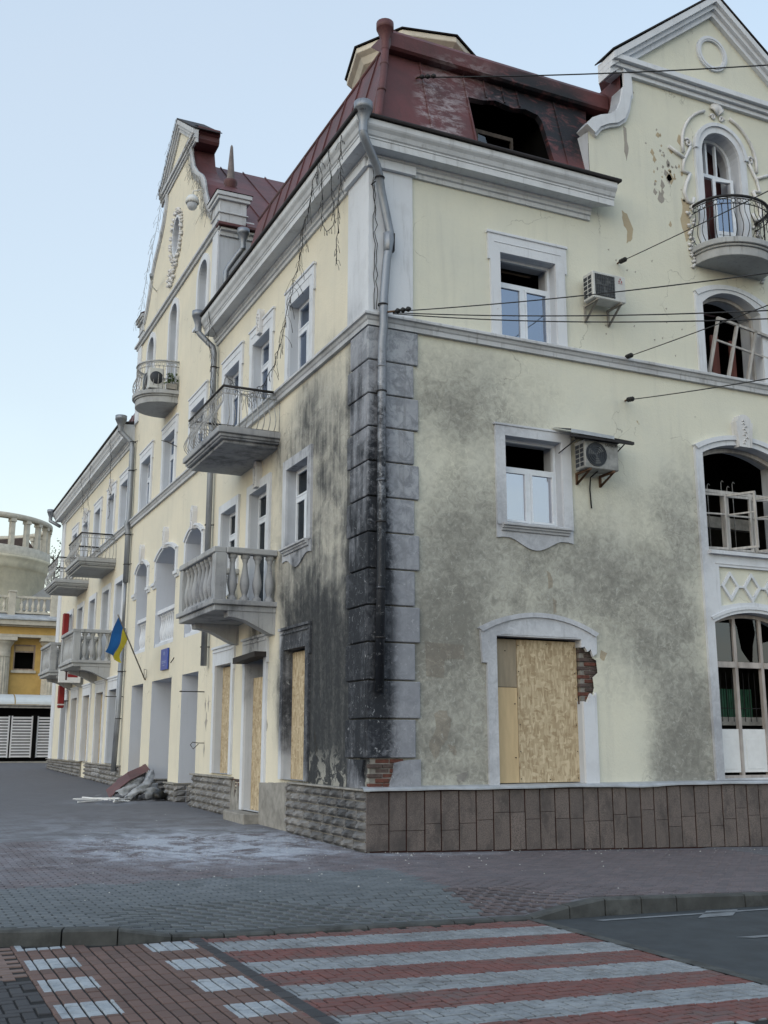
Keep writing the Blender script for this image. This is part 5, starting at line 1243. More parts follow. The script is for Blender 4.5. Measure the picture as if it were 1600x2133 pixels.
# ------------------------------------------------------------------ things on the building
M_ACG = simple('ac_casing_grimy', (.33,.335,.33), .6, 0, .5, 6, 0)
def ac_unit(x0, x1, z0, z1, label, round_fan=False, logo=None, brk=M_RUST, depth=.32, gap=.12):
    t = empty('air_conditioner', ((x0+x1)/2, -gap, z0)); tag(t, label, 'air conditioner', 'outdoor units on the right facade')
    t_inv = Matrix.Translation(-Vector(t.location))
    def put(b, nm, m, bev=0):
        o = b.build(nm, m, t, bev); o.matrix_parent_inverse = t_inv; return o
    w_, h = x1-x0, z1-z0; f = gap+depth
    b = MB(); b.box(RF, x0, x1, z0, z1, gap, f); put(b, 'casing', M_ACG if round_fan else M_ACW, .015)
    b = MB(); cx, cz = x0+w_*.33, z0+h*.5
    if round_fan:
        ring = lambda q: [(cx+q*math.cos(2*math.pi*k/28), cz+q*math.sin(2*math.pi*k/28)) for k in range(28)]
        b.solid(RF, ring(h*.42), [], f, f+.006)
        for q in (.10,.18,.26,.34,.41): b.solid(RF, ring(h*q+.006), [ring(h*q)], f+.004, f+.016)
    else:
        b.box(RF, x0+.05, x0+w_*.66, z0+.05, z1-.05, f, f+.005)
    put(b, 'fan_grille', M_ACD)
    b = MB()
    if not round_fan:
        for k in range(11): u = x0+.075+k*(w_*.66-.10)/10; b.box(RF, u-.004, u+.004, z0+.05, z1-.05, f+.006, f+.014)
        for k in range(7): z = z0+.07+k*(h-.14)/6; b.box(RF, x0+.05, x0+w_*.66, z-.003, z+.003, f+.014, f+.018)
    for k in range(3):
        a = k*2.09+.4; b.solid(RF, [(cx,cz),(cx+h*.34*math.cos(a),cz+h*.34*math.sin(a)),(cx+h*.36*math.cos(a+.7),cz+h*.36*math.sin(a+.7))], [], f+.001, f+.008)
    put(b, 'fan', simple('fan_grey', (.10,.105,.11), .5, 0, .3, 9, 0))
    b = MB()
    for k in range(5):
        z = z0+.05+k*(h-.1)/5
        for (da, db) in ((gap+.03, gap+.14), (gap+.17, gap+depth-.05)): b.box(RF, x0-.004, x0, z, z+(h-.1)/5-.02, da, db)
    put(b, 'side_grille', M_ACD)
    for u in (x0+.08, x1-.14):
        b = MB(); b.box(RF, u, u+.04, z0-.04, z0-.001, 0, f+.02); b.box(RF, u, u+.04, z0-(.22 if round_fan else .34), z0-.04, 0, .035)
        b.solid(lambda d, z, uu: (u+.005+uu, -d, z), [(.035,z0-(.18 if round_fan else .30)),(.035,z0-(.22 if round_fan else .34)),(f,z0-.04),(f-.05,z0-.04)], [], 0, .03); put(b, 'bracket', brk)
    if logo:
        me = text_mesh(logo, .075, M_ACD); o = inst(me, 'lettering', (x1-w_*.17, -f-.004, z1-.09), (rad(90),0,0), parent=t); o.matrix_parent_inverse = t_inv
    else:
        b = MB(); lx, lz = x1-w_*.16, z1-.10
        for (ax, az) in ((0,.03),(-.028,-.018),(.028,-.018)): b.solid(RF, [(lx+ax,lz+az-.028),(lx+ax+.016,lz+az),(lx+ax,lz+az+.028),(lx+ax-.016,lz+az)], [], f, f+.003)
        b.box(RF, lx-.05, lx+.05, lz-.062, lz-.054, f, f+.003); put(b, 'emblem', simple('emblem_red', (.3,.06,.06), .5, 0, .1, 3, 0))
    return t
ac_unit(4.40, 5.16, 9.83, 10.37, 'white air conditioner with square grille on brackets beside the top right window', brk=M_STEPC)
a2 = ac_unit(4.06, 4.80, 6.49, 7.02, 'grimy air conditioner with round fan under a scrap metal hood', True, 'SAMSUNG')
b = MB(); b.solid(RF, [(-.02,0),(.9,0),(.9,.012),(-.02,.012)], [], 0, .5)
def part_of(t, b, nm, m, bev=0):
    o = b.build(nm, m, t, bev); o.matrix_parent_inverse = Matrix.Translation(-Vector(t.location)); return o
b = MB(); b.poly([(3.66,-.02,7.30),(4.60,-.02,7.28),(4.62,-.58,7.10),(3.68,-.58,7.13)]); b.poly([(3.68,-.58,7.13),(4.62,-.58,7.10),(4.62,-.58,7.04),(3.68,-.58,7.06)]); part_of(a2, b, 'hood_sheet', M_ZINC)
b = MB(); b.bx(3.70,5.08,-.56,-.50,7.00,7.05); b.bx(4.1,5.06,-.14,-.08,7.12,7.17); b.poly([(4.1,-.05,7.22),(5.05,-.05,7.16),(5.05,-.55,7.06),(4.1,-.55,7.10)]); part_of(a2, b, 'hood_rail', M_IRON)
b = MB(); b.tube([(3.78,-.02,6.82),(3.9,-.5,7.02)], .012, 5); b.tube([(4.9,-.02,6.8),(4.92,-.5,7.02)], .012, 5); b.tube([(4.42,-.30,6.48),(4.42,-.08,6.42),(4.43,-.03,6.2),(4.45,-.03,5.85)], .014, 6); part_of(a2, b, 'drain_hose', M_WIRE)
# unit and planter on the bowed balcony of the left gable
t = empty('air_conditioner', (-.5, 14.5, 11.70)); tag(t, 'large dark-fan air conditioner standing on the bowed balcony of the left gable', 'air conditioner')
b = MB(); b.bx(-.85,-.42,13.80,14.75,11.72,12.34); part_of(t, b, 'casing', M_ACW, .015)
b = MB(); b.lathe([(.26,0),(.24,.02),(0,.03)], (0,0,0), 20); o = part_of(t, b, 'fan_grille', M_ACD); o.matrix_parent_inverse = Matrix.Identity(4); o.location = (-.355,-.2,.34); o.rotation_euler = (0, rad(-90), 0)
b = MB(); b.lathe([(.26,0),(.24,.02),(0,.03)], (0,0,0), 20); o = part_of(t, b, 'fan_grille', M_ACD); o.matrix_parent_inverse = Matrix.Identity(4); o.location = (-.135,-.705,.34); o.scale = (.75,.75,.75); o.rotation_euler = (rad(90), 0, 0)
t = empty('planter', (-.22, 13.69, 11.7)); tag(t, 'green leafy plant in a box behind the bowed balcony railing', 'plant')
b = MB(); b.bx(-.36,-.08,13.62,13.76,11.70,11.86); part_of(t, b, 'box', M_STEPC)
b = MB(); r = random.Random(1)
for k in range(160):
    p = Vector((-.22+r.gauss(0,.07), 13.72+r.gauss(0,.06), 12.0+r.uniform(-.16,.16))); q = Vector((r.uniform(-1,1), r.uniform(-1,1), r.uniform(-1,1)))*.05; w_ = Vector((r.uniform(-1,1), r.uniform(-1,1), r.uniform(-1,1)))*.03
    b.poly([tuple(p), tuple(p+q+w_), tuple(p+q*2), tuple(p+q-w_)])
part_of(t, b, 'foliage', M_LEAF)

# flag on its pole
t = empty('flag', (-.02, 16.3, 3.5)); tag(t, 'blue and yellow flag on a slanting pole over the entrance', 'flag')
P0, P1 = Vector((-.02,16.3,3.48)), Vector((-1.35,13.9,5.05)); dirp = (P1-P0).normalized()
b = MB(); b.tube([P0, P0+(P1-P0)*1.02], .022, 8); b.tube([(0,16.3,3.48),(0,16.15,3.75),(-.1,16.1,3.78),(-.05,16.28,3.52)], .012, 5); part_of(t, b, 'pole', M_STEPC)
def cloth(t0, t1, nm, mat):
    b = MB(); nu, nv = 14, 10
    for i in range(nu+1):
        for j in range(nv+1):
            s_ = t0+(t1-t0)*i/nu; v = j/nv                         # s_: along pole, v: drop away from pole
            base = P1-dirp*(1.05*(s_))
            drop = Vector((-.16, .22, -.72)).normalized()
            p = base+drop*(1.02*v)*(1-.30*s_*v)+Vector((-.16,.25,.02))*v*math.sin(s_*7.0+v*2.2)*.35+Vector((-.05,.05,.02))*math.sin(v*6+s_*5)*v
            b.v.append(tuple(p))
    for i in range(nu):
        for j in range(nv): a = i*(nv+1)+j; b.f.append((a, a+1, a+nv+2, a+nv+1)); b.sm.append(len(b.f)-1)
    return part_of(t, b, nm, mat)
cloth(0, .5, 'blue_field', M_BLUE); cloth(.5, 1.0, 'yellow_field', M_YELLOW)
# plaque
t = empty('plaque', (.05, 13.8, 3.65)); tag(t, 'blue rectangular plaque on the entrance spandrel beside the flag', 'sign')
b = MB(); b.box(LF, 13.42, 14.22, 3.62, 4.20, .02, .06); part_of(t, b, 'panel', M_SIGNB, .006)
b = MB(); 
for k, (z, a, e) in enumerate(((3.84,13.55,14.1),(3.80,13.6,14.05),(3.73,13.7,13.95))): b.box(LF, a, e, z, z+.02, .061, .064)
b.box(LF, 13.77, 13.87, 4.02, 4.12, .061, .064); part_of(t, b, 'print', M_SIGNT)
# red blade signs and white panel sign at the far end
for (z0, z1, lab) in ((5.75,7.0,'tall narrow red blade sign above the far stone balcony'),(3.05,4.0,'short red blade sign below the far stone balcony')):
    t = empty('blade_sign', (-.3, 31.0, z0)); tag(t, lab, 'sign', 'red signs at the far end')
    b = MB(); b.bx(-.44,-.18,30.7,30.9,z0,z1); part_of(t, b, 'panel', M_SIGNR, .04)
    b = MB(); b.bx(-.442,-.178,30.69,30.91,z0+.12,z0+.17); part_of(t, b, 'stripe', M_WHITE)
    b = MB(); b.tube([(0,30.8,z0+.3),(-.2,30.8,z0+.3)], .02, 5); part_of(t, b, 'bracket', M_IRON)
t = empty('panel_sign', (-.6, 28.0, 3.9)); tag(t, 'white box sign with red lettering hung under the far balcony', 'sign')
b = MB(); b.bx(-.95,-.12,27.3,27.45,3.92,4.42); part_of(t, b, 'panel', M_WHITE, .01)
b = MB(); b.bx(-.62,-.24,27.292,27.299,4.13,4.30); part_of(t, b, 'lettering', M_SIGNR)
b = MB(); b.bx(-.70,-.64,27.292,27.299,4.02,4.36); b.bx(-.74,-.60,27.292,27.299,4.33,4.37); part_of(t, b, 'emblem', simple('sign_dark', (.05,.01,.015), .5, 0, .1, 3, 0))
# security cameras
t = empty('dome_camera', (-.3, 11.6, 16.5)); tag(t, 'white dome security camera under the right shoulder of the left gable', 'camera')
b = MB(); b.lathe([(0,.22),(.13,.20),(.19,.10),(.20,0),(.17,-.02)], (-.35,11.55,16.55), 14); part_of(t, b, 'housing', M_LAMP)
b = MB(); b.lathe([(.15,-.02),(.14,-.12),(.09,-.19),(0,-.22)], (-.35,11.55,16.55), 14); part_of(t, b, 'dome', M_REVEAL)
b = MB(); b.tube([(-.35,11.55,16.76),(-.35,11.5,16.9),(-.15,11.45,16.95),(0,11.4,16.8)], .02, 6); part_of(t, b, 'arm', M_LAMP)
t = empty('bullet_camera', (-.2, 16.9, 16.5)); tag(t, 'small bullet security camera on the far edge of the left gable', 'camera')
b = MB(); b.tube([(-.35,16.6,16.35),(-.45,16.2,16.3)], .055, 8); part_of(t, b, 'housing', M_PIPE)
b = MB(); b.tube([(0,17.4,16.3),(-.2,17.1,16.3),(-.33,16.7,16.35)], .02, 6); part_of(t, b, 'arm', M_LAMP)

# light garlands: burnt-out string lights hanging from the eaves
def garland(pts, label, seed, n=60, droop=.12, r0=.007, twig=.16, mat=None):
    r = random.Random(seed); b = MB(); pts = [Vector(p) for p in pts]
    b.tube(pts, r0, 5)
    segs = list(zip(pts, pts[1:])); L = [(q-p).length for p, q in segs]; T = sum(L)
    n = int(n*.6)
    for k in range(n):
        s_ = T*(k+r.random())/n; i = 0
        while i < len(L)-1 and s_ > L[i]: s_ -= L[i]; i += 1
        p = segs[i][0].lerp(segs[i][1], min(1, s_/L[i])); q = p.copy(); path = [q.copy()]
        dv = Vector((r.uniform(-.5,.5), r.uniform(-.6,.6), -.35*r.random())); kk = r.uniform(.5,1.5)
        for m in range(6): q = q+dv*twig*.28*kk; path.append(q.copy()); dv = dv*.86+Vector((r.uniform(-.12,.12), r.uniform(-.12,.12), -.28))
        b.tube(path, [.004]*5+[.006,.005], 4)
    o = b.build('light_garland', mat or M_WIRE); tag(o, label, 'string lights', 'dead string lights on the left facade'); return o
def wig(a, c, n, amp, seed, sag=0.0):
    r = random.Random(seed); a, c = Vector(a), Vector(c); out = []
    for k in range(n+1):
        t = k/n; p = a.lerp(c, t)+Vector((r.uniform(-amp,amp), r.uniform(-amp,amp), r.uniform(-amp,amp)))*(1 if 0 < k < n else 0); p.z -= sag*4*t*(1-t); out.append(p)
    return out
garland(wig((-.50,.15,12.25),(-.50,.33,9.85),16,.02,1), 'string lights hanging straight down beside the corner pilaster', 1, 70, twig=.10)
garland(wig((-.52,1.1,12.3),(-.50,1.0,10.9),8,.03,2)+wig((-.5,.95,10.85),(-.5,.42,10.75),5,.02,3,.15)+wig((-.5,.45,10.8),(-.52,.75,12.3),10,.02,4), 'looped tangle of string lights under the eaves by the corner', 2, 60, twig=.11)
garland(wig((-.52,1.25,12.3),(-.45,2.85,10.2),14,.03,5)+wig((-.45,2.9,10.15),(-.45,3.75,9.05),10,.04,6), 'string lights slanting across the first top floor window', 3, 120, twig=.2)
garland(wig((-.45,3.7,9.1),(-.42,7.25,10.05),18,.04,7,.55), 'string lights sagging above the near iron balcony', 4, 90, twig=.2)
garland(wig((-.50,8.8,12.2),(-.3,9.3,11.4),6,.03,8)+wig((-.3,9.3,11.4),(-.2,9.0,9.2),14,.05,9,.1), 'string lights tangled round the middle downpipe', 5, 60, twig=.16)
garland(wig((-.5,21.5,12.2),(-.35,21.9,9.4),14,.05,10,-.1), 'string lights dangling beside the far block downpipe', 6, 24, twig=.12)
garland(wig((-.5,25.5,12.2),(-.5,25.2,8.2),14,.06,11), 'string lights dropping to the nearer far balcony', 7, 24, twig=.12)
garland(wig((-.5,27.6,12.2),(-.5,25.6,10.2),14,.06,12,.3), 'string lights looping along the far eaves', 8, 24, twig=.12)
cu = [(GLc-o, z) for o, z in reversed(GLO)]
garland([(-.14, u, z+.03) for u, z in [(GLc-2.1,19.5)]+cu[:9]], 'pale string lights along the near curved edge of the left gable', 9, 260, twig=.22, r0=.006, mat=M_STEPC)
garland([(-.2, GLc+o+.1, z) for o, z in GLO[1:]]+[(-.2,GLc+2.2,19.55),(-.2,GLc,21.1)], 'pale string lights along the far curved edge of the left gable', 10, 160, twig=.2, r0=.006, mat=M_STEPC)

# overhead cables
def cable(a, c, sag, label, r=.012, ins=None, n=24):
    b = MB(); a, c = Vector(a), Vector(c); c = a+(c-a)*2.2; sag *= 3.0; c.z += sag*4*(1-1/2.2); pts = []
    for k in range(n+1): t = k/n; p = a.lerp(c, t); p.z -= sag*4*t*(1-t); pts.append(p)
    b.tube(pts, r, 5); o = b.build('cable', M_WIRE); tag(o, label, 'cable', 'overhead cables')
    if ins:
        q = MB(); d = (c-a).normalized()
        for k in range(3): q.tube([a+d*(.05+.11*k), a+d*(.10+.11*k), a+d*(.15+.11*k)], [.022,.05,.022], 8)
        q.build('insulator', M_WIRE, o)
        q = MB(); q.tube([ins, tuple(a+d*.06)], .018, 6); q.build('anchor', M_RUST, o)
    return o
cable((.30,-.30,8.86), (3.43,-6,7.82), .10, 'upper cable fanning out to the right from the corner downpipe', .010, (.17,-.2,8.86))
cable((.30,-.30,8.84), (3.37,-6,7.25), .12, 'middle cable fanning out to the right from the corner downpipe', .010)
cable((.30,-.30,8.82), (3.36,-6,7.13), .16, 'lower cable fanning out to the right from the corner downpipe', .010)
cable((5.34,-.05,10.88), (3.58,-6,9.16), .02, 'stay wire anchored left of the bowed iron balcony', .009, (5.34,.02,10.88))
cable((5.38,-.05,8.91), (3.39,-6,7.42), .02, 'stay wire anchored just above the string course', .009, (5.38,.02,8.91))
cable((5.36,-.05,8.05), (3.27,-6,6.32), .03, 'stay wire anchored just below the string course', .009, (5.36,.02,8.05))
cable((1.13,.38,14.02), (7.1,-3.0,13.92), .10, 'cable running from the mansard roof in front of the right gable', .013, (1.13,.42,14.02))
b = MB(); b.tube(wig((.02,-.07,11.6),(.05,-.07,8.95),20,.025,31), .007, 5); b.tube(wig((.05,-.08,11.6),(.09,-.08,8.95),20,.03,32), .007, 5); o = b.build('cable', M_WIRE); tag(o, 'loose black wires hanging beside the corner downpipe', 'cable', 'overhead cables')

# heap by the entrance: metal sheet, tarpaulin, plastic strips
hz = lambda x, y: gz(x, y)
b = MB(); pts = [(-1.75,12.75,.05),(-1.30,12.95,.62),(-.45,14.0,.78),(-.25,15.0,.92),(-.75,15.3,.75),(-1.55,14.0,.45)]
pts = [(x,y,z+hz(x,y)) for x,y,z in pts]; b.poly(pts[:3]+pts[4:5]) if False else None
n = 6
for (a, c) in zip(((-1.5,13.1,.05),(-1.25,13.0,.30),(-.95,13.15,.50),(-.35,14.0,.68)), ((-1.25,13.0,.30),(-.95,13.15,.50),(-.35,14.0,.68),(-.2,14.3,.72))):
    v = Vector((.15,1.3,.15)); b.quad(tuple(Vector(a)+Vector((0,0,.2))), tuple(Vector(c)+Vector((0,0,.2))), tuple(Vector(c)+v*.9+Vector((0,0,.2))), tuple(Vector(a)+v+Vector((0,0,.2))))
o = b.build('roof_sheet', M_ROOF); m_ = o.modifiers.new('thick', 'SOLIDIFY'); m_.thickness = .012; tag(o, 'bent dark red roofing sheet lying on the scrap heap', 'metal sheet')
def drape(ctrl, wid, nm, label, seed, mat=M_TARP, amp=.05):
    r = random.Random(seed); b = MB(); ctrl = [Vector(p) for p in ctrl]; n, m = 26, 12
    def P(t): 
        t *= len(ctrl)-1; i = min(int(t), len(ctrl)-2); return ctrl[i].lerp(ctrl[i+1], t-i)
    for i in range(n+1):
        t = i/n; p = P(t); d = (P(min(1,t+.05))-P(max(0,t-.05))).normalized(); s_ = d.cross(Vector((0,0,1))).normalized(); up_ = s_.cross(d)
        for j in range(m+1):
            a = math.pi*j/m; rr = wid*(1-.25*abs(2*t-1))*(1+.18*math.sin(t*14+j*1.1+seed))
            q = p+s_*math.cos(a)*rr+up_*(math.sin(a)*rr*.9)+Vector((r.uniform(-amp,amp)*.25,r.uniform(-amp,amp)*.25,r.uniform(-amp,amp)*.25))
            b.v.append(tuple(q))
    for i in range(n):
        for j in range(m): a = i*(m+1)+j; b.f.append((a,a+1,a+m+2,a+m+1)); b.sm.append(len(b.f)-1)
    o = b.build(nm, mat); tag(o, label, 'tarpaulin', 'crumpled tarpaulins in the scrap heap'); return o
drape([(-1.3,13.0,.28),(-1.0,13.2,.45),(-.7,13.7,.58),(-.35,14.4,.75)], .20, 'tarpaulin', 'pale bulging tarpaulin roll under the red sheet', 1)
drape([(-1.1,12.75,.22),(-.85,12.9,.38),(-.5,13.4,.50),(-.2,14.1,.85)], .13, 'tarpaulin', 'narrow crumpled tarpaulin strip in front of the heap', 2)
drape([(-.7,12.95,.2),(-.45,13.3,.3),(-.2,13.9,.45)], .22, 'tarpaulin', 'grey tarpaulin slumped against the entrance pier', 3)
r = random.Random(21)
for k in range(11):
    x, y = -1.75+r.uniform(-.5,.6), 12.45+r.uniform(-.35,.35); a = r.uniform(-1.1,1.1); L_ = r.uniform(.4,.95)
    b = MB(); b.bx(-L_/2, L_/2, -.02, .02, 0, .03); o = b.build('plastic_strip', M_WHITE); o.location = (x, y, hz(x,y)+.012+.028*(k % 4)); o.rotation_euler = (0, r.uniform(-.06,.06), a)
    tag(o, 'white plastic strip scattered at the foot of the scrap heap', 'plastic strip', 'white strips by the scrap heap')
t = empty('black_bag', (-.45,12.6,.2)); tag(t, 'black plastic bag between the tarpaulin and the stone pier base', 'bag')
b = MB(); b.lathe([(0,.0),(.20,.02),(.26,.15),(.20,.34),(.08,.42),(.03,.50),(0,.5)], (-.32,12.62,.2), 12); rb_ = random.Random(3); b.v = [(x+.05*math.sin(z*21+y*9), (y-12.62)*.8+12.62+.05*math.sin(x*17+z*13), .2+(z-.2)*.55) for x, y, z in b.v]; b.v = [(-.32+(x+.32)*.75, y, z) for x, y, z in b.v]; o = part_of(t, b, 'sack', simple('black_film', (.012,.012,.012), .4, 0, .3, 5, .03)); 
b = MB(); r = random.Random(77)
for k in range(46):
    x, y = -1.0+r.gauss(0,.5), 13.0+r.gauss(0,.45)
    if x > -.12: continue
    p = Vector((x, y, hz(x,y)+.01+abs(r.gauss(0,.05)))); a = r.uniform(0,6.28); L_ = r.uniform(.05,.28); w_ = r.uniform(.015,.07)
    d = Vector((math.cos(a), math.sin(a), r.uniform(-.05,.35))).normalized()*L_; q = Vector((-math.sin(a), math.cos(a), r.uniform(-.3,.3))).normalized()*w_
    b.poly([tuple(p), tuple(p+d+q*.4), tuple(p+d*.8+q), tuple(p+q)])
o = b.build('scrap_shards', simple('scrap_grey', (.30,.30,.31), .7, .1, .6, 6, .004)); stuff(o); tag(o, 'torn grey shards strewn round the foot of the scrap heap', 'rubble')
# crumbs of plaster and glass on the pavement
b = MB(); r = random.Random(9)
for k in range(420):
    x, y = r.gauss(-1.8,1.9), r.gauss(.8,2.6)
    if x > -.12 and y > -.12 or y < kerb_y(x)+.3: continue
    s_ = abs(r.gauss(0,.006))+.004; z = gz(x,y); a = r.uniform(0,6)
    c_, sn = math.cos(a)*s_, math.sin(a)*s_
    p = [(x+c_,y+sn,z),(x-sn,y+c_,z),(x-c_,y-sn,z),(x+sn,y-c_,z)]; tp = (x+r.uniform(-.3,.3)*s_, y, z+s_*r.uniform(.5,1.1))
    for i in range(4): b.poly([p[i], p[(i+1) % 4], tp])
for k in range(90):
    x = r.uniform(.2,7.5); y = -.15-abs(r.gauss(0,.5)); s_ = .004+abs(r.gauss(0,.006)); z = gz(x,y)
    p = [(x+s_,y,z),(x,y+s_,z),(x-s_,y,z),(x,y-s_,z)]
    for i in range(4): b.poly([p[i], p[(i+1) % 4], (x,y,z+s_)])
o = b.build('plaster_crumbs', simple('crumb_white', (.5,.5,.49), .9, 0, .3, 9, 0)); stuff(o); tag(o, 'pale crumbs of plaster and glass scattered over the pavement', 'rubble')

# ------------------------------------------------------------------ far left: gate, yellow house, rotunda
t = empty('slatted_gate', (-1, 44, .4)); tag(t, 'white slatted gate between dark posts at the end of the pavement', 'gate')
GZ = .75
for (x0, x1) in ((-3.6,-1.9),(-1.82,-.92),(-.84,.24),(.46,1.6)):
    b = MB(); b.bx(x0, x0+.07, 43.97, 44.05, .88, 3.02); b.bx(x1-.07, x1, 43.97, 44.05, .88, 3.02); part_of(t, b, 'frame', M_SLAT)
    for k in range(14):
        b = MB(); z = .90+.152*k; b.bx(x0+.071, x1-.071, 43.98, 44.02, z, z+.095); part_of(t, b, 'slat', M_SLAT)
b = MB(); b.bx(.26,.44,43.9,44.1,.5,3.1); b.bx(-3.9,1.9,44.5,44.6,.5,3.6); part_of(t, b, 'dark_backing', M_DARK)
for k in range(2):
    b = MB(); b.bx(-5, 1.6, 43.3-.35*(1-k)+.2, 44.6, .30, .52+.17*k); part_of(t, b, 'step', M_STEPC)
t = empty('awning', (-1, 44, 3.6)); tag(t, 'pale curved sheet awning above the slatted gate', 'awning')
b = MB(); n = 8
for (x0, x1) in ((-5,-.78),(-.72,1.7)):
    for k in range(n):
        a0, a1 = rad(90*k/n), rad(90*(k+1)/n)
        b.quad((x0,45-1.3*math.sin(a0),3.62+.55*math.cos(a0)),(x1,45-1.3*math.sin(a0),3.62+.55*math.cos(a0)),(x1,45-1.3*math.sin(a1),3.62+.55*math.cos(a1)),(x0,45-1.3*math.sin(a1),3.62+.55*math.cos(a1)))
part_of(t, b, 'sheet', M_AWN)
b = MB(); b.bx(-5,1.7,43.68,43.76,3.42,3.50); b.bx(-5,1.7,43.66,43.74,3.54,3.60); part_of(t, b, 'gutter', M_STEPC)
t = empty('yellow_house', (0, 48, .4)); tag(t, 'ochre and cream house with columns and balustrade behind the gate', 'building')
Y0 = 47.5
fb = lambda b, nm, m, bev=0: part_of(t, b, nm, m, bev)
FY = lambda u, z, d: (u, Y0-d, z)
win = rectpoly(-.62, .55, 5.62, 7.05)
b = MB(); b.solid(FY, rectpoly(-12, 9, .2, 7.4), [win, rectpoly(-6.2,-5.0,5.62,7.05)], -.3, 0); fb(b, 'wall', M_OCHRE)
b = MB(); b.bx(-12,9,Y0+.6,Y0+8,.2,7.4); fb(b, 'rear_mass', M_DARK)
b = MB(); b.box(FY, -.62,-.54,5.62,7.05,-.2,-.1); b.box(FY, .47,.55,5.62,7.05,-.2,-.1); b.box(FY,-.54,.47,5.62,5.70,-.2,-.1); b.box(FY,-.54,.47,6.97,7.05,-.2,-.1); b.box(FY,-.54,.47,6.62,6.70,-.2,-.1); w = fb(b, 'window', M_BROWNW)
b = MB(); b.box(FY, -.53,.46,6.70,6.97,-.16,-.15); o = b.build('pane', M_PLYL, w)
b = MB(); b.box(FY, -.72,.62,5.46,5.61,0,.12); o = b.build('sill', M_STONEF, w)
def fluted(x, half):
    b = MB(); n = 40; v = []
    for z, k in ((.5,1.0),(6.3,.90)):
        for i in range(n): a = 2*math.pi*i/n; rr = half*k*(1 if i % 2 else .93); v.append((x+rr*math.cos(a), Y0-.15+rr*math.sin(a), z))
    b.v = v
    for i in range(n): j = (i+1) % n; b.f.append((i,j,n+j,n+i))
    o = fb(b, 'column', M_STONEF)
    q = MB(); q.lathe([(half*.9,6.3),(half*.95,6.34),(half*.92,6.40),(half*.92,6.85),(half*1.0,6.95),(half*1.15,7.05),(half*1.22,7.12),(half*1.22,7.2)], (x,Y0-.15,0), 24); q.bx(x-half*1.35,x+half*1.35,Y0-.15-half*1.35,Y0+.2,7.2,7.38); q.build('capital', M_STONEF, o)
for x in (-4.6,-1.32,1.45,4.6): fluted(x, .56)
b = MB(); b.box(FY,-12,9,7.40,7.55,-.3,.75); b.box(FY,-12,9,7.98,8.06,-.3,.80); b.box(FY,-12,9,8.06,8.32,-.3,1.05); fb(b, 'entablature', M_STONEF)
b = MB(); b.box(FY,-12,9,7.551,7.979,-.3,.55); fb(b, 'frieze', M_OCHRE)
b = MB(); b.box(FY,-12,9,8.33,8.40,-.3,1.15); b.quad((-12,Y0-1.1,8.41),(9,Y0-1.1,8.41),(9,Y0-.3,8.75),(-12,Y0-.3,8.75)); fb(b, 'roof_edge', M_ZINC)
for x in (-4.4,-.95,1.35,4.8):
    b = MB(); b.bx(x-.2,x+.2,Y0-.55,Y0-.15,8.5,9.92); b.bx(x-.24,x+.24,Y0-.59,Y0-.11,9.92,10.0); fb(b, 'balustrade_post', M_STONEF, .02)
b = MB(); b.bx(-12,9,Y0-.45,Y0-.25,9.62,9.74); b.bx(-12,9,Y0-.45,Y0-.25,8.75,8.86); fb(b, 'balustrade_rail', M_STONEF)
BF = BAL.copy(); BF.materials.clear(); BF.materials.append(M_STONEF)
for k in range(34):
    x = -6+.31*k
    if min(abs(x-q) for q in (-4.4,-.95,1.35,4.8)) < .26: continue
    o = inst(BF, 'baluster', (x, Y0-.35, 8.86), (0,0,0), (1.25,1.25,.88), t); o.matrix_parent_inverse = Matrix.Translation(-Vector(t.location))
b = MB(); b.poly([(-.6,52,9.5),(3,52,9.5),(3,52,11.9),(1.8,52,11.3),(.8,52,10.5)]); fb(b, 'grey_gable', simple('grey_render', (.36,.37,.38), .9, 0, .2, 3, .005))
t = empty('rotunda', (-2.6, 55.5, 8)); tag(t, 'round cream drum ringed by an open colonnade above the yellow house', 'building')
RC = (-2.6, 55.5, 0); RR = 4.35
b = MB(); b.lathe([(RR,8),(RR,12.0),(RR+.12,12.05),(RR+.15,12.35),(RR+.35,12.6),(RR+.45,12.75),(RR+.2,12.8)], RC, 72); part_of(t, b, 'drum', M_CREAMF)
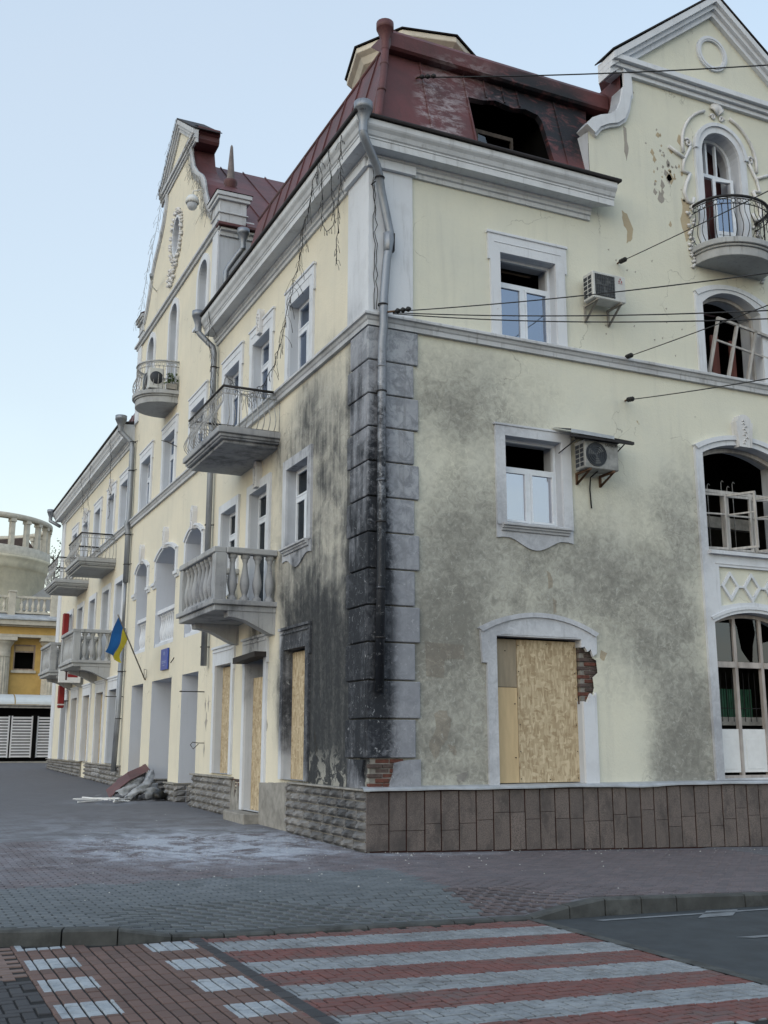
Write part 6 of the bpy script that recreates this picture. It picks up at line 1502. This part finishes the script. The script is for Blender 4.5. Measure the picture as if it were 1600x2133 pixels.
b = MB(); b.lathe([(RR+.25,12.8),(RR+.25,13.35),(RR-.1,13.4),(RR-.1,12.9)], RC, 72); part_of(t, b, 'parapet_base', M_STONEF)
b = MB(); b.lathe([(RR+.22,15.0),(RR+.28,15.06),(RR+.28,15.28),(RR+.1,15.34),(RR-.15,15.3),(RR-.15,15.0),(RR+.22,15.0)], RC, 72); part_of(t, b, 'ring_beam', M_STONEF)
for k in range(26):
    a = 2*math.pi*k/26+.05; b = MB(); b.bx(-.13,.13,-.14,.14,13.36,14.86); b.bx(-.20,.20,-.18,.18,14.8,15.0); o = b.build('post', M_STONEF, t); o.matrix_parent_inverse = Matrix.Translation(-Vector(t.location)); o.location = (RC[0]+(RR+.05)*math.cos(a), RC[1]+(RR+.05)*math.sin(a), 0); o.rotation_euler = (0,0,a)
b = MB(); b.bx(-1.0,.9,57,58.5,12.9,14.3); b.poly([(-1.3,56.9,14.2),(1.1,56.9,14.2),(.6,57,14.9),(-1.3,57,14.6)]); part_of(t, b, 'roof_house', M_BRICKG)
# sparse tree behind
t = empty('tree', (3.2, 60, .8)); tag(t, 'thin pale leafy tree top between the rotunda and the corner building', 'tree')
b = MB(); b.tube([(3.2,60,.8),(3.1,60,8),(3.0,60,12),(2.8,60,14.4)], [.22,.16,.09,.03], 8)
r = random.Random(17); tips = []
for k in range(16):
    z = 10+.28*k; a = r.uniform(0,6.28); L_ = r.uniform(.7,1.6); p = Vector((3.05,60,z)); q = p+Vector((math.cos(a)*L_, math.sin(a)*L_, r.uniform(.4,1.0))); b.tube([p, (p+q)/2+Vector((0,0,.1)), q], [.05,.03,.012], 5); tips += [(p+q)/2, q, q]
part_of(t, b, 'trunk', M_BARK)
b = MB()
for tp in tips:
    for k in range(32):
        p = tp+Vector((r.gauss(0,.3), r.gauss(0,.3), r.gauss(0,.25))); q = Vector((r.uniform(-1,1), r.uniform(-1,1), r.uniform(-1,1)))*.07; w_ = Vector((r.uniform(-1,1), r.uniform(-1,1), r.uniform(-1,1)))*.04
        b.poly([tuple(p), tuple(p+q+w_), tuple(p+q*2), tuple(p+q-w_)])
part_of(t, b, 'crown', M_LEAF)
